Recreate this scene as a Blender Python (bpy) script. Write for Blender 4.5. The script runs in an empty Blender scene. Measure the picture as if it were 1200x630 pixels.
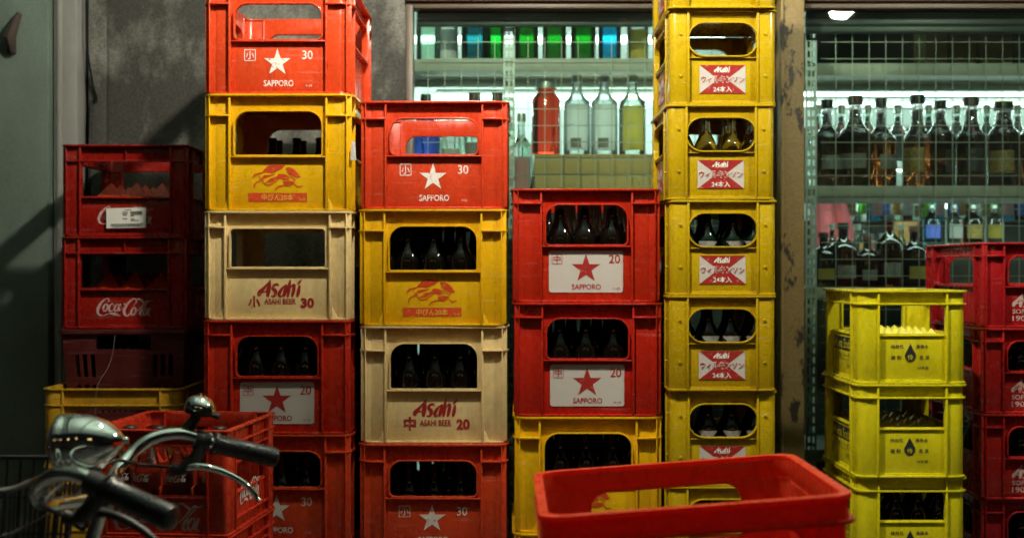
import bpy, bmesh, math, random
from mathutils import Vector, Matrix
from mathutils.geometry import tessellate_polygon
random.seed(7)
R = math.radians
PI = math.pi
S = bpy.context.scene
COL = S.collection

# ------------------------------------------------------------------ camera
CAM_Z = 1.30
cd = bpy.data.cameras.new('camera'); cam = bpy.data.objects.new('camera', cd); COL.objects.link(cam)
cam.location = (0, 0, CAM_Z); cam.rotation_euler = (R(90), 0, 0)
cd.sensor_width = 36; cd.sensor_fit = 'HORIZONTAL'; cd.lens = 45.6
cd.clip_start = .05; cd.clip_end = 400
cd.dof.use_dof = True; cd.dof.focus_distance = 2.78; cd.dof.aperture_fstop = 3.2
S.camera = cam

# ------------------------------------------------------------------ world (night sky)
w = bpy.data.worlds.new('World'); S.world = w; w.use_nodes = True
nt = w.node_tree
sky = nt.nodes.new('ShaderNodeTexSky'); sky.sky_type = 'NISHITA'; sky.sun_disc = False
sky.sun_elevation = R(-2); sky.sun_rotation = R(200)
bg = nt.nodes['Background']; nt.links.new(sky.outputs[0], bg.inputs[0]); bg.inputs[1].default_value = .03

# ------------------------------------------------------------------ lamp settings + exposure
LAMP_MAIN = ((-.06, 2.36, 2.57), 2700, (1, .91, .74), .035, .13)
LAMP_SIDE = ((1.32, 2.48, 2.35), 450, (1, .95, .76), .050, 0)
S.view_settings.view_transform = 'Standard'; S.view_settings.look = 'None'
S.view_settings.exposure = 0; S.view_settings.gamma = 1
S.cycles.use_denoising = True
S.cycles.max_bounces = 9; S.cycles.transparent_max_bounces = 16; S.cycles.transmission_bounces = 8
S.cycles.caustics_reflective = False; S.cycles.caustics_refractive = False
S.cycles.sample_clamp_indirect = 4

def X(px, Y): return (px - 600) / 1520 * Y
def Z(py, Y): return CAM_Z + (315 - py) / 1520 * Y

# ------------------------------------------------------------------ materials
def mat(name, col, rough=.4, metal=0, spec=.5, dirt=0, dirt_col=(.05, .04, .03), scale=30, bump=0, hue=0,
        trans=0, emit=None, estr=0, rvar=.0, coat=0, stretch=(1, 1, 1), thr=(.45, .75), scratch=0, grain=0):
    m = bpy.data.materials.new(name); m.use_nodes = True
    n = m.node_tree.nodes; l = m.node_tree.links; p = n['Principled BSDF']
    p.inputs['Base Color'].default_value = (*col, 1); p.inputs['Roughness'].default_value = rough
    p.inputs['Metallic'].default_value = metal; p.inputs['Specular IOR Level'].default_value = spec
    p.inputs['Transmission Weight'].default_value = trans
    p.inputs['Coat Weight'].default_value = coat
    if emit: p.inputs['Emission Color'].default_value = (*emit, 1); p.inputs['Emission Strength'].default_value = estr
    if dirt or bump or hue or rvar:
        tc = n.new('ShaderNodeTexCoord'); mp = n.new('ShaderNodeMapping'); mp.inputs['Scale'].default_value = stretch
        oi = n.new('ShaderNodeObjectInfo')
        ad = n.new('ShaderNodeVectorMath'); ad.operation = 'ADD'
        sc = n.new('ShaderNodeVectorMath'); sc.operation = 'SCALE'; sc.inputs['Scale'].default_value = 1.0
        cx = n.new('ShaderNodeCombineXYZ')
        mu = n.new('ShaderNodeMath'); mu.operation = 'MULTIPLY'; mu.inputs[1].default_value = 37
        l.new(oi.outputs['Random'], mu.inputs[0]); l.new(mu.outputs[0], cx.inputs[0]); l.new(mu.outputs[0], cx.inputs[2])
        l.new(tc.outputs['Object'], ad.inputs[0]); l.new(cx.outputs[0], ad.inputs[1]); l.new(ad.outputs[0], mp.inputs[0])
        nz = n.new('ShaderNodeTexNoise'); nz.inputs['Scale'].default_value = scale; nz.inputs['Detail'].default_value = 8
        nz.inputs['Roughness'].default_value = .65
        l.new(mp.outputs[0], nz.inputs['Vector'])
        cur = None
        if hue:
            hs = n.new('ShaderNodeHueSaturation'); hs.inputs['Color'].default_value = (*col, 1)
            mr = n.new('ShaderNodeMapRange'); mr.inputs[3].default_value = 1 - hue; mr.inputs[4].default_value = 1 + hue * .4
            l.new(oi.outputs['Random'], mr.inputs[0]); l.new(mr.outputs[0], hs.inputs['Value'])
            mr2 = n.new('ShaderNodeMapRange'); mr2.inputs[3].default_value = .5 - hue * .02; mr2.inputs[4].default_value = .5 + hue * .02
            l.new(oi.outputs['Random'], mr2.inputs[0]); l.new(mr2.outputs[0], hs.inputs['Hue'])
            cur = hs.outputs[0]
        if dirt:
            cr = n.new('ShaderNodeMapRange'); cr.inputs[1].default_value = thr[0]; cr.inputs[2].default_value = thr[1]
            cr.inputs[3].default_value = 0; cr.inputs[4].default_value = dirt
            l.new(nz.outputs['Fac'], cr.inputs[0])
            mx = n.new('ShaderNodeMix'); mx.data_type = 'RGBA'; mx.inputs[6].default_value = (*col, 1); mx.inputs[7].default_value = (*dirt_col, 1)
            if cur: l.new(cur, mx.inputs[6])
            l.new(cr.outputs[0], mx.inputs[0]); cur = mx.outputs[2]
        if scratch:
            for rot in ((.1, .2, .5), (1.3, .4, 2.1)):
                m2 = n.new('ShaderNodeMapping'); m2.inputs['Rotation'].default_value = rot; m2.inputs['Scale'].default_value = (9, 150, 150)
                l.new(ad.outputs[0], m2.inputs[0]); ns = n.new('ShaderNodeTexNoise'); ns.inputs['Scale'].default_value = 1; ns.inputs['Detail'].default_value = 3
                l.new(m2.outputs[0], ns.inputs['Vector']); r3 = n.new('ShaderNodeMapRange'); r3.inputs[1].default_value = .63; r3.inputs[2].default_value = .72; r3.inputs[4].default_value = scratch
                l.new(ns.outputs['Fac'], r3.inputs[0]); x3 = n.new('ShaderNodeMix'); x3.data_type = 'RGBA'
                x3.inputs[6].default_value = (*col, 1); x3.inputs[7].default_value = (*[min(1, c * .8 + .16) for c in col], 1)
                if cur: l.new(cur, x3.inputs[6])
                l.new(r3.outputs[0], x3.inputs[0]); cur = x3.outputs[2]
        if grain:
            ng = n.new('ShaderNodeTexNoise'); ng.inputs['Scale'].default_value = 140; ng.inputs['Detail'].default_value = 4; l.new(ad.outputs[0], ng.inputs['Vector'])
            rg = n.new('ShaderNodeMapRange'); rg.inputs[1].default_value = .3; rg.inputs[2].default_value = .7; rg.inputs[3].default_value = 1 - grain; rg.inputs[4].default_value = 1 + grain
            l.new(ng.outputs['Fac'], rg.inputs[0]); hv = n.new('ShaderNodeHueSaturation'); l.new(rg.outputs[0], hv.inputs['Value']); hv.inputs['Color'].default_value = (*col, 1)
            if cur: l.new(cur, hv.inputs['Color'])
            cur = hv.outputs[0]
        if cur: l.new(cur, p.inputs['Base Color'])
        if rvar:
            n3 = n.new('ShaderNodeTexNoise'); n3.inputs['Scale'].default_value = scale * 3; n3.inputs['Detail'].default_value = 6
            l.new(mp.outputs[0], n3.inputs['Vector'])
            r2 = n.new('ShaderNodeMapRange'); r2.inputs[1].default_value = .3; r2.inputs[2].default_value = .7
            r2.inputs[3].default_value = max(0, rough - rvar); r2.inputs[4].default_value = rough + rvar
            l.new(n3.outputs['Fac'], r2.inputs[0]); l.new(r2.outputs[0], p.inputs['Roughness'])
        if bump:
            b = n.new('ShaderNodeBump'); b.inputs['Strength'].default_value = bump; b.inputs['Distance'].default_value = .002
            n2 = n.new('ShaderNodeTexNoise'); n2.inputs['Scale'].default_value = scale * 5; n2.inputs['Detail'].default_value = 5
            l.new(mp.outputs[0], n2.inputs['Vector']); l.new(n2.outputs['Fac'], b.inputs['Height']); l.new(b.outputs[0], p.inputs['Normal'])
    return m

def plastic(name, col, rough=.28, dirt=.45):
    return mat(name, col, rough, dirt=dirt, dirt_col=tuple(c * .42 for c in col), scale=26, bump=.03, hue=.10, rvar=.10, thr=(.52, .76), stretch=(1, 1, .6), scratch=.3)

M = {}
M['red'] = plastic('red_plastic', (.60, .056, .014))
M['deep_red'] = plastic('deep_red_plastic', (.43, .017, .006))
M['cola_red'] = plastic('cola_crate_plastic', (.50, .030, .012))
M['coke_red'] = plastic('shaded_red_plastic', (.27, .011, .006))  # crate red with the shade of the far left stack put into the colour
M['wine_red'] = plastic('wine_red_plastic', (.34, .010, .012))
M['rack_red'] = plastic('rack_crate_plastic', (.64, .060, .022), .30)
_n = M['rack_red'].node_tree; _t = _n.nodes.new('ShaderNodeBsdfTranslucent'); _t.inputs[0].default_value = (.95, .012, .006, 1); _x = _n.nodes.new('ShaderNodeMixShader'); _x.inputs[0].default_value = .38
_n.links.new(_n.nodes['Principled BSDF'].outputs[0], _x.inputs[1]); _n.links.new(_t.outputs[0], _x.inputs[2]); _n.links.new(_x.outputs[0], _n.nodes['Material Output'].inputs[0])
M['yellow'] = plastic('yellow_plastic', (.76, .435, .005))
M['wyellow'] = plastic('soda_yellow_plastic', (.45, .30, .004))
M['lemon'] = plastic('lemon_plastic', (.68, .61, .010))
M['mustard'] = plastic('mustard_plastic', (.55, .31, .02))
M['cream'] = plastic('cream_plastic', (.74, .56, .27))
M['dark_red'] = plastic('dark_red_plastic', (.075, .006, .006), .5)
M['white_ink'] = mat('white_ink', (.74, .72, .68), .5, dirt=.85, dirt_col=(.50, .10, .06), scale=110, thr=(.56, .64))
M['faded_ink'] = mat('faded_white_ink', (.52, .40, .38), .55, dirt=.8, dirt_col=(.3, .04, .03), scale=110, thr=(.50, .62))
M['red_ink'] = mat('red_ink', (.30, .012, .010), .5, dirt=.8, dirt_col=(.50, .20, .12), scale=120, thr=(.58, .66))
M['orange_ink'] = mat('orange_red_ink', (.55, .045, .008), .5, dirt=.8, dirt_col=(.62, .30, .02), scale=120, thr=(.57, .65))
M['yellow_ink'] = mat('yellow_ink', (.78, .48, .05), .5)
M['black_ink'] = mat('black_ink', (.02, .022, .028), .5)
M['label_white'] = mat('white_label', (.50, .47, .44), .5, dirt=.35, dirt_col=(.42, .38, .34), scale=14, thr=(.4, .8))
M['paper'] = mat('paper', (.72, .72, .68), .7, dirt=.2, dirt_col=(.5, .5, .45), scale=20)
M['beer_glass'] = mat('brown_beer_glass', (.004, .003, .002), .05, spec=.55, rvar=.05, scale=20)
M['green_glass'] = mat('dark_green_glass', (.003, .010, .005), .05, spec=.6, rvar=.05, scale=20)
M['clear'] = mat('clear_glass', (.93, .97, .96), .02, trans=1)
M['chrome'] = mat('chrome', (.86, .90, .88), .05, metal=1, dirt=.6, dirt_col=(.20, .19, .16), scale=45, rvar=.04, thr=(.60, .72))
M['steel'] = mat('steel', (.55, .56, .55), .32, metal=1, dirt=.4, dirt_col=(.2, .17, .13), scale=30)
M['brass'] = mat('brass', (.55, .40, .16), .35, metal=1)
M['rubber'] = mat('black_rubber', (.007, .010, .012), .33, bump=.25, scale=60, rvar=.1)
M['black_metal'] = mat('black_metal', (.015, .016, .017), .4, metal=0, rvar=.1, scale=40)
M['bike_paint'] = mat('bike_paint', (.02, .05, .045), .25, coat=.5)
M['wood'] = mat('pallet_wood', (.26, .18, .10), .8, dirt=.6, dirt_col=(.10, .07, .05), scale=8, bump=.5, stretch=(1, 8, 8))
M['asphalt'] = mat('asphalt', (.05, .05, .05), .75, dirt=.6, dirt_col=(.025, .025, .026), scale=6, bump=.8)
M['concrete'] = mat('stained_concrete', (.205, .202, .18), .85, dirt=.92, dirt_col=(.042, .041, .036), scale=2.2, bump=1.0, thr=(.45, .58), stretch=(1.5, 1.5, .9), grain=.35)
M['trim'] = mat('door_trim_paint', (.25, .25, .235), .6, dirt=.6, dirt_col=(.11, .10, .09), scale=7, bump=.3, stretch=(1, 1, .35))
M['door_paint'] = mat('pale_green_paint', (.125, .168, .142), .5, dirt=.6, dirt_col=(.065, .085, .07), scale=4, bump=.35, thr=(.44, .66), stretch=(1, 1, .5), grain=.10)
M['rust'] = mat('rusted_iron', (.05, .035, .03), .8, dirt=.7, dirt_col=(.02, .015, .012), scale=30, bump=.6)
M['frame'] = mat('bronze_frame', (.11, .085, .06), .45, dirt=.5, dirt_col=(.05, .04, .03), scale=15)
M['column'] = mat('peeling_column_paint', (.27, .19, .07), .55, dirt=.95, dirt_col=(.03, .022, .016), scale=22, bump=.5, thr=(.565, .61), stretch=(1, 1, .5), grain=.15)
M['header'] = mat('brown_header', (.09, .05, .03), .55, dirt=.5, dirt_col=(.04, .025, .018), scale=8)
M['dark_panel'] = mat('dark_panel', (.022, .034, .031), .4, dirt=.4, dirt_col=(.01, .012, .012), scale=9, stretch=(1, 1, 8))
M['shelf'] = mat('shelf_paint', (.36, .37, .31), .5, dirt=.4, dirt_col=(.22, .21, .17), scale=9)
M['upright'] = mat('galvanised_upright', (.42, .46, .43), .45, metal=.3, dirt=.3, dirt_col=(.25, .26, .24), scale=20)
M['wire'] = mat('wire_mesh', (.36, .38, .32), .5, metal=.2)
M['card'] = mat('cardboard', (.40, .29, .11), .8, dirt=.3, dirt_col=(.28, .19, .07), scale=6)
M['wall_white'] = mat('shop_wall_white', (.74, .78, .76), .7, dirt=.3, dirt_col=(.55, .6, .57), scale=3)
M['shop_floor'] = mat('shop_floor_vinyl', (.32, .32, .30), .4)
M['canopy'] = mat('canopy_paint', (.42, .60, .55), .6, dirt=.4, dirt_col=(.25, .36, .33), scale=3)
M['pink'] = mat('pink_cloth', (.75, .16, .20), .8)
M['counter'] = mat('dark_counter', (.035, .033, .03), .5)
M['glow'] = mat('lamp_globe', (.9, .9, .85), .5)
M['tube'] = mat('fluorescent_tube', (.9, .95, .95), .5, emit=(.80, 1, .92), estr=7)
M['facade'] = mat('facade_render', (.16, .15, .14), .85, dirt=.5, dirt_col=(.08, .08, .075), scale=2)
M['win_lit'] = mat('lit_window', (.8, .6, .3), .5, emit=(1, .62, .25), estr=2.5)
def glassmat(name, col, rough=.04): return mat(name, col, rough, trans=1)
M['g_red'] = glassmat('red_drink', (.80, .05, .02))
M['g_neck'] = glassmat('neck_glass', (.42, .36, .38)); M['g_amber'] = glassmat('amber_drink', (.16, .04, .010))
M['g_dark'] = glassmat('dark_spirit', (.020, .007, .003))
M['g_blue'] = glassmat('blue_glass', (.03, .07, .42))
M['g_cyan'] = glassmat('cyan_glass', (.05, .50, .62))
M['g_green'] = glassmat('green_glass', (.02, .42, .10))
M['g_deepgreen'] = glassmat('deep_green_glass', (.01, .16, .04))
M['g_frost'] = glassmat('frosted_glass', (.86, .92, .92), .35)
M['g_pale'] = glassmat('pale_glass', (.72, .90, .80))
M['cap_black'] = mat('black_cap', (.015, .015, .015), .4)
M['cap_brown'] = mat('brown_cap', (.09, .035, .03), .4)
M['cap_silver'] = mat('silver_cap', (.5, .55, .5), .35, metal=.8)
M['lab_white'] = mat('bottle_label_white', (.72, .72, .70), .6)
M['lab_olive'] = mat('bottle_label_olive', (.46, .36, .08), .6)
M['lab_grey'] = mat('bottle_label_grey', (.20, .20, .18), .6, dirt=.8, dirt_col=(.05, .05, .05), scale=1, stretch=(160, 160, 420), thr=(.52, .56))
M['lab_dim'] = mat('dull_bottle_label', (.22, .22, .21), .6, dirt=.6, dirt_col=(.08, .08, .1), scale=90, thr=(.45, .6))
M['lab_gold'] = mat('bottle_label_gold', (.32, .22, .06), .5, dirt=.8, dirt_col=(.06, .03, .01), scale=1, stretch=(140, 140, 380), thr=(.52, .56))
M['lab_black'] = mat('bottle_label_black', (.02, .02, .02), .5, dirt=.8, dirt_col=(.3, .26, .14), scale=1, stretch=(150, 150, 400), thr=(.60, .64))
M['lab_pink'] = mat('bottle_label_pink', (.75, .35, .34), .6)
M['lab_blue'] = mat('blue_card', (.10, .16, .65), .6)
M['lab_magenta'] = mat('magenta_card', (.65, .03, .22), .6)
M['lab_green'] = mat('green_card', (.02, .35, .16), .6)
M['lab_orange'] = mat('orange_card', (.75, .38, .12), .6)
def translucent(name, col):
    m = bpy.data.materials.new(name); m.use_nodes = True; n = m.node_tree.nodes; l = m.node_tree.links; n.remove(n['Principled BSDF'])
    d = n.new('ShaderNodeBsdfDiffuse'); d.inputs[0].default_value = (*col, 1); t = n.new('ShaderNodeBsdfTranslucent'); t.inputs[0].default_value = (*col, 1)
    x = n.new('ShaderNodeMixShader'); x.inputs[0].default_value = .55; l.new(d.outputs[0], x.inputs[1]); l.new(t.outputs[0], x.inputs[2]); l.new(x.outputs[0], n['Material Output'].inputs[0]); return m
def thin(name, col, mixd):
    m = bpy.data.materials.new(name); m.use_nodes = True; n = m.node_tree.nodes; l = m.node_tree.links; n.remove(n['Principled BSDF'])
    a = n.new('ShaderNodeBsdfTransparent'); a.inputs[0].default_value = (*col, 1); b = n.new('ShaderNodeBsdfTranslucent'); b.inputs[0].default_value = (*col, 1)
    c = n.new('ShaderNodeBsdfGlossy'); c.inputs['Roughness'].default_value = .12; fz = n.new('ShaderNodeFresnel'); fz.inputs[0].default_value = 1.5
    x = n.new('ShaderNodeMixShader'); x.inputs[0].default_value = mixd; l.new(a.outputs[0], x.inputs[1]); l.new(b.outputs[0], x.inputs[2])
    y = n.new('ShaderNodeMixShader'); l.new(fz.outputs[0], y.inputs[0]); l.new(x.outputs[0], y.inputs[1]); l.new(c.outputs[0], y.inputs[2]); l.new(y.outputs[0], n['Material Output'].inputs[0]); return m
M['g_frost'] = thin('frosted_glass', (.90, .95, .95), .45)
M['t_pale'] = thin('thin_pale_glass', (.70, .88, .76), .15); M['t_green'] = thin('thin_green_glass', (.03, .50, .14), .2); M['t_deep'] = thin('thin_deep_green_glass', (.015, .34, .07), .15)
M['t_teal'] = thin('thin_teal_glass', (.06, .32, .36), .15); M['t_cyan'] = thin('thin_cyan_glass', (.05, .52, .72), .2); M['t_clear'] = thin('thin_clear_glass', (.88, .95, .93), .15)
M['lab_white'] = translucent('bottle_label_white', (.82, .82, .80)); M['lab_olive'] = translucent('bottle_label_olive', (.62, .46, .10)); M['lab_pink'] = translucent('bottle_label_pink', (.80, .40, .38))
# window pane: thin clear glass that reflects at grazing angles
pm = bpy.data.materials.new('window_glass'); pm.use_nodes = True
n = pm.node_tree.nodes; l = pm.node_tree.links; n.remove(n['Principled BSDF'])
tr = n.new('ShaderNodeBsdfTransparent'); tr.inputs[0].default_value = (.87, .96, .91, 1)
gl = n.new('ShaderNodeBsdfGlossy'); gl.inputs['Roughness'].default_value = .015
fr = n.new('ShaderNodeFresnel'); fr.inputs[0].default_value = 1.5
mx = n.new('ShaderNodeMixShader'); l.new(fr.outputs[0], mx.inputs[0]); l.new(tr.outputs[0], mx.inputs[1]); l.new(gl.outputs[0], mx.inputs[2])
dd = n.new('ShaderNodeBsdfDiffuse'); dd.inputs[0].default_value = (.62, .72, .64, 1)   # dusty film on the glass
tcp = n.new('ShaderNodeTexCoord'); nzp = n.new('ShaderNodeTexNoise'); nzp.inputs['Scale'].default_value = 3.5; nzp.inputs['Detail'].default_value = 7; l.new(tcp.outputs['Object'], nzp.inputs['Vector'])
rp = n.new('ShaderNodeMapRange'); rp.inputs[1].default_value = .35; rp.inputs[2].default_value = .75; rp.inputs[3].default_value = .002; rp.inputs[4].default_value = .014; l.new(nzp.outputs['Fac'], rp.inputs[0])
mx2 = n.new('ShaderNodeMixShader'); l.new(rp.outputs[0], mx2.inputs[0]); l.new(mx.outputs[0], mx2.inputs[1]); l.new(dd.outputs[0], mx2.inputs[2])
l.new(mx2.outputs[0], n['Material Output'].inputs[0]); M['pane'] = pm

# ------------------------------------------------------------------ mesh helpers
class MB:
    def __init__(s): s.v = []; s.f = []
    def add(s, vs, fs, fn=None):
        b = len(s.v)
        s.v += [tuple(fn(*p)) if fn else tuple(p) for p in vs]
        s.f += [tuple(i + b for i in f) for f in fs]
        return s
    def box(s, x0, x1, y0, y1, z0, z1, fn=None):
        vs = [(x, y, z) for z in (z0, z1) for y in (y0, y1) for x in (x0, x1)]
        return s.add(vs, [(0, 2, 3, 1), (4, 5, 7, 6), (0, 1, 5, 4), (2, 6, 7, 3), (0, 4, 6, 2), (1, 3, 7, 5)], fn)
    def plate(s, outer, holes, w0, w1, fn):
        loops = [outer] + holes
        tri = tessellate_polygon([[Vector((p[0], p[1], 0)) for p in L] for L in loops])
        flat = [p for L in loops for p in L]; n = len(flat)
        vs = [(p[0], p[1], w0) for p in flat] + [(p[0], p[1], w1) for p in flat]
        fs = [tuple(t) for t in tri] + [tuple(i + n for i in t[::-1]) for t in tri]
        o = 0
        for L in loops:
            k = len(L)
            for i in range(k):
                a, b = o + i, o + (i + 1) % k
                fs.append((a, b, b + n, a + n))
            o += k
        return s.add(vs, fs, fn)
    def loopring(s, outer, inner, w0, w1, fn):       # closed ring between two matching loops, extruded w0..w1
        k = len(outer)
        vs = [(p[0], p[1], w0) for p in outer] + [(p[0], p[1], w0) for p in inner] + [(p[0], p[1], w1) for p in outer] + [(p[0], p[1], w1) for p in inner]
        fs = []
        for i in range(k):
            j = (i + 1) % k
            fs += [(i, j, j + k, i + k), (i + 2 * k, i + 3 * k, j + 3 * k, j + 2 * k), (i, i + 2 * k, j + 2 * k, j), (i + k, j + k, j + 3 * k, i + 3 * k)]
        return s.add(vs, fs, fn)
    def strip(s, outer, inner, z0, z1):              # open wall following a plan path
        k = len(outer)
        vs = [(*p, z0) for p in outer] + [(*p, z0) for p in inner] + [(*p, z1) for p in outer] + [(*p, z1) for p in inner]
        fs = []
        for i in range(k - 1):
            j = i + 1
            fs += [(i, j, j + k, i + k), (i + 2 * k, i + 3 * k, j + 3 * k, j + 2 * k), (i, i + 2 * k, j + 2 * k, j), (i + k, j + k, j + 3 * k, i + 3 * k)]
        for i in (0, k - 1): fs.append((i, i + k, i + 3 * k, i + 2 * k))
        return s.add(vs, fs)
    def tube(s, pts, rad, n=12, caps=True):
        pts = [Vector(p) for p in pts]; k = len(pts)
        rs = rad if isinstance(rad, (list, tuple)) else [rad] * k
        prev = None; vs = []
        for i, p in enumerate(pts):
            t = (pts[min(i + 1, k - 1)] - pts[max(i - 1, 0)]).normalized()
            if prev is None:
                a = Vector((0, 0, 1)) if abs(t.z) < .9 else Vector((1, 0, 0)); u = (a - t * a.dot(t)).normalized()
            else: u = (prev - t * prev.dot(t)).normalized()
            prev = u; v = t.cross(u)
            for j in range(n):
                a = 2 * PI * j / n; vs.append(p + (u * math.cos(a) + v * math.sin(a)) * rs[i])
        fs = [(i * n + j, i * n + (j + 1) % n, (i + 1) * n + (j + 1) % n, (i + 1) * n + j) for i in range(k - 1) for j in range(n)]
        if caps: fs += [tuple(range(n))[::-1], tuple((k - 1) * n + j for j in range(n))]
        return s.add(vs, fs)
    def lathe(s, prof, n=24, fn=None):               # prof: (r, z)
        vs = []; k = len(prof)
        for r, z in prof:
            for j in range(n): a = 2 * PI * j / n; vs.append((r * math.cos(a), r * math.sin(a), z))
        fs = [(i * n + j, i * n + (j + 1) % n, (i + 1) * n + (j + 1) % n, (i + 1) * n + j) for i in range(k - 1) for j in range(n)]
        fs += [tuple(range(n))[::-1], tuple((k - 1) * n + j for j in range(n))]
        return s.add(vs, fs, fn)
    def build(s, name, material, parent=None, bevel=0, seg=2, smooth=38, loc=None):
        me = bpy.data.meshes.new(name); me.from_pydata(s.v, [], s.f)
        bm = bmesh.new(); bm.from_mesh(me); bmesh.ops.recalc_face_normals(bm, faces=bm.faces); bm.to_mesh(me); bm.free()
        if bevel:
            o = bpy.data.objects.new(name, me); COL.objects.link(o)
            md = o.modifiers.new('b', 'BEVEL'); md.width = bevel; md.segments = seg; md.limit_method = 'ANGLE'; md.angle_limit = R(50)
            dg = bpy.context.evaluated_depsgraph_get()
            m2 = bpy.data.meshes.new_from_object(o.evaluated_get(dg))
            bpy.data.objects.remove(o); bpy.data.meshes.remove(me); me = m2; me.name = name
        if smooth:
            for p in me.polygons: p.use_smooth = True
            me.set_sharp_from_angle(angle=R(smooth))
        me.materials.clear(); me.materials.append(M[material])
        o = bpy.data.objects.new(name, me); COL.objects.link(o)
        if parent: o.parent = parent
        if loc: o.location = loc
        return o

def tag(o, label=None, cat=None, group=None, kind=None):
    if label: o['label'] = label
    if cat: o['category'] = cat
    if group: o['group'] = group
    if kind: o['kind'] = kind
    return o
def thing(name, label, cat, loc=(0, 0, 0), rz=0, group=None):
    o = bpy.data.objects.new(name, None); COL.objects.link(o); o.location = loc; o.rotation_euler = (0, 0, rz)
    o.empty_display_size = .05
    return tag(o, label, cat, group)
def copy_tree(o, parent=None):
    c = o.copy(); COL.objects.link(c)
    if parent: c.parent = parent
    for ch in list(o.children): copy_tree(ch, c)
    return c

def rrect(u0, u1, v0, v1, rt, rb=None, n=7):          # rounded rectangle loop, anticlockwise from lower left
    rb = rt if rb is None else rb
    out = []
    for cx, cy, r, a0 in ((u1 - rb, v0 + rb, rb, -90), (u1 - rt, v1 - rt, rt, 0), (u0 + rt, v1 - rt, rt, 90), (u0 + rb, v0 + rb, rb, 180)):
        for i in range(n + 1):
            a = R(a0 + 90 * i / n); out.append((cx + r * math.cos(a), cy + r * math.sin(a)))
    return out

def smooth_path(pts, n=6):                            # Catmull-Rom through points (any dimension)
    P = [pts[0]] + list(pts) + [pts[-1]]; out = []
    for i in range(1, len(P) - 2):
        for k in range(n):
            t = k / n
            out.append(tuple(.5 * (2 * b + (c - a) * t + (2 * a - 5 * b + 4 * c - d) * t * t + (3 * b - a - 3 * c + d) * t ** 3)
                             for a, b, c, d in zip(P[i - 1], P[i], P[i + 1], P[i + 2])))
    out.append(tuple(pts[-1])); return out

# ------------------------------------------------------------------ flat printing (u right, v up)
class Print:
    def __init__(s, fn): s.m = MB(); s.fn = fn; s.k = 0
    def _w(s): s.k += 1; return s.k * .00003
    def poly(s, pts):
        w = s._w(); tri = tessellate_polygon([[Vector((p[0], p[1], 0)) for p in pts]])
        s.m.add([(p[0], p[1], w) for p in pts], [tuple(t) for t in tri], s.fn); return s
    def rect(s, u0, u1, v0, v1): return s.poly([(u0, v0), (u1, v0), (u1, v1), (u0, v1)])
    def frame(s, u0, u1, v0, v1, t, r=.002):
        w = s._w(); o = rrect(u0, u1, v0, v1, r, n=2); i = rrect(u0 + t, u1 - t, v0 + t, v1 - t, max(r - t, .0003), n=2); k = len(o)
        s.m.add([(*p, w) for p in o] + [(*p, w) for p in i], [(a, (a + 1) % k, (a + 1) % k + k, a + k) for a in range(k)], s.fn); return s
    def star(s, u, v, r):
        return s.poly([(u + (r if i % 2 == 0 else r * .385) * math.sin(i * PI / 5), v + (r if i % 2 == 0 else r * .385) * math.cos(i * PI / 5)) for i in range(10)])
    def stroke(s, pts, scale=1, off=(0, 0), sub=6):   # pts: (u, v, width)
        P = smooth_path(pts, sub) if sub else pts; L = []; Rr = []
        for i, p in enumerate(P):
            a = P[max(i - 1, 0)]; b = P[min(i + 1, len(P) - 1)]; dx, dy = b[0] - a[0], b[1] - a[1]; d = math.hypot(dx, dy) or 1
            nx, ny = -dy / d, dx / d; h = p[2] / 2
            L.append((off[0] + (p[0] + nx * h) * scale, off[1] + (p[1] + ny * h) * scale)); Rr.append((off[0] + (p[0] - nx * h) * scale, off[1] + (p[1] - ny * h) * scale))
        w = s._w(); k = len(L)
        s.m.add([(*p, w) for p in L + Rr], [(i, i + 1, i + 1 + k, i + k) for i in range(k - 1)], s.fn); return s
    def text(s, body, u0, u1, v0, v1, bold=0, shear=0):
        c = bpy.data.curves.new('lettering', 'FONT'); c.body = body; c.size = 1; c.offset = bold; c.shear = shear; c.resolution_u = 3
        o = bpy.data.objects.new('lettering', c); COL.objects.link(o)
        me = bpy.data.meshes.new_from_object(o.evaluated_get(bpy.context.evaluated_depsgraph_get()))
        vs = [v.co.copy() for v in me.vertices]; fs = [tuple(p.vertices) for p in me.polygons]
        bpy.data.objects.remove(o); bpy.data.curves.remove(c); bpy.data.meshes.remove(me)
        x0 = min(v.x for v in vs); x1 = max(v.x for v in vs); y0 = min(v.y for v in vs); y1 = max(v.y for v in vs)
        w = s._w()
        s.m.add([(u0 + (v.x - x0) / (x1 - x0) * (u1 - u0), v0 + (v.y - y0) / (y1 - y0) * (v1 - v0), w) for v in vs], fs, s.fn); return s
    def build(s, name, material, parent): return s.m.build(name, material, parent, smooth=0)

def asahi(p, u0, v1, width):                          # brush lettering, from the photograph's strokes
    k = width / 615; off = (u0 - 265 * k, v1 + 45 * k)
    def st(*pts): p.stroke([(x, -y, wd) for x, y, wd in pts], k, off, 4)
    st((285, 268, 34), (292, 225, 62), (345, 165, 40), (400, 100, 20), (438, 52, 10))
    st((300, 228, 14), (350, 212, 18), (405, 200, 16))
    st((432, 55, 14), (418, 130, 50), (405, 210, 60), (398, 280, 30))
    st((545, 132, 14), (525, 112, 30), (485, 125, 34), (468, 165, 44), (500, 200, 50), (500, 245, 40), (470, 272, 26), (440, 262, 14))
    st((640, 118, 10), (602, 150, 26), (557, 215, 44), (552, 262, 38), (582, 268, 20), (622, 210, 10))
    st((647, 112, 22), (632, 180, 44), (620, 240, 44), (612, 280, 16))
    st((700, 48, 12), (684, 120, 44), (672, 210, 48), (662, 282, 22))
    st((677, 190, 8), (717, 135, 22), (747, 118, 36), (740, 190, 46), (724, 255, 36), (717, 282, 14))
    st((820, 120, 22), (808, 190, 46), (796, 250, 40), (790, 282, 14))
    st((792, 112, 10), (817, 85, 30), (844, 48, 8))

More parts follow.
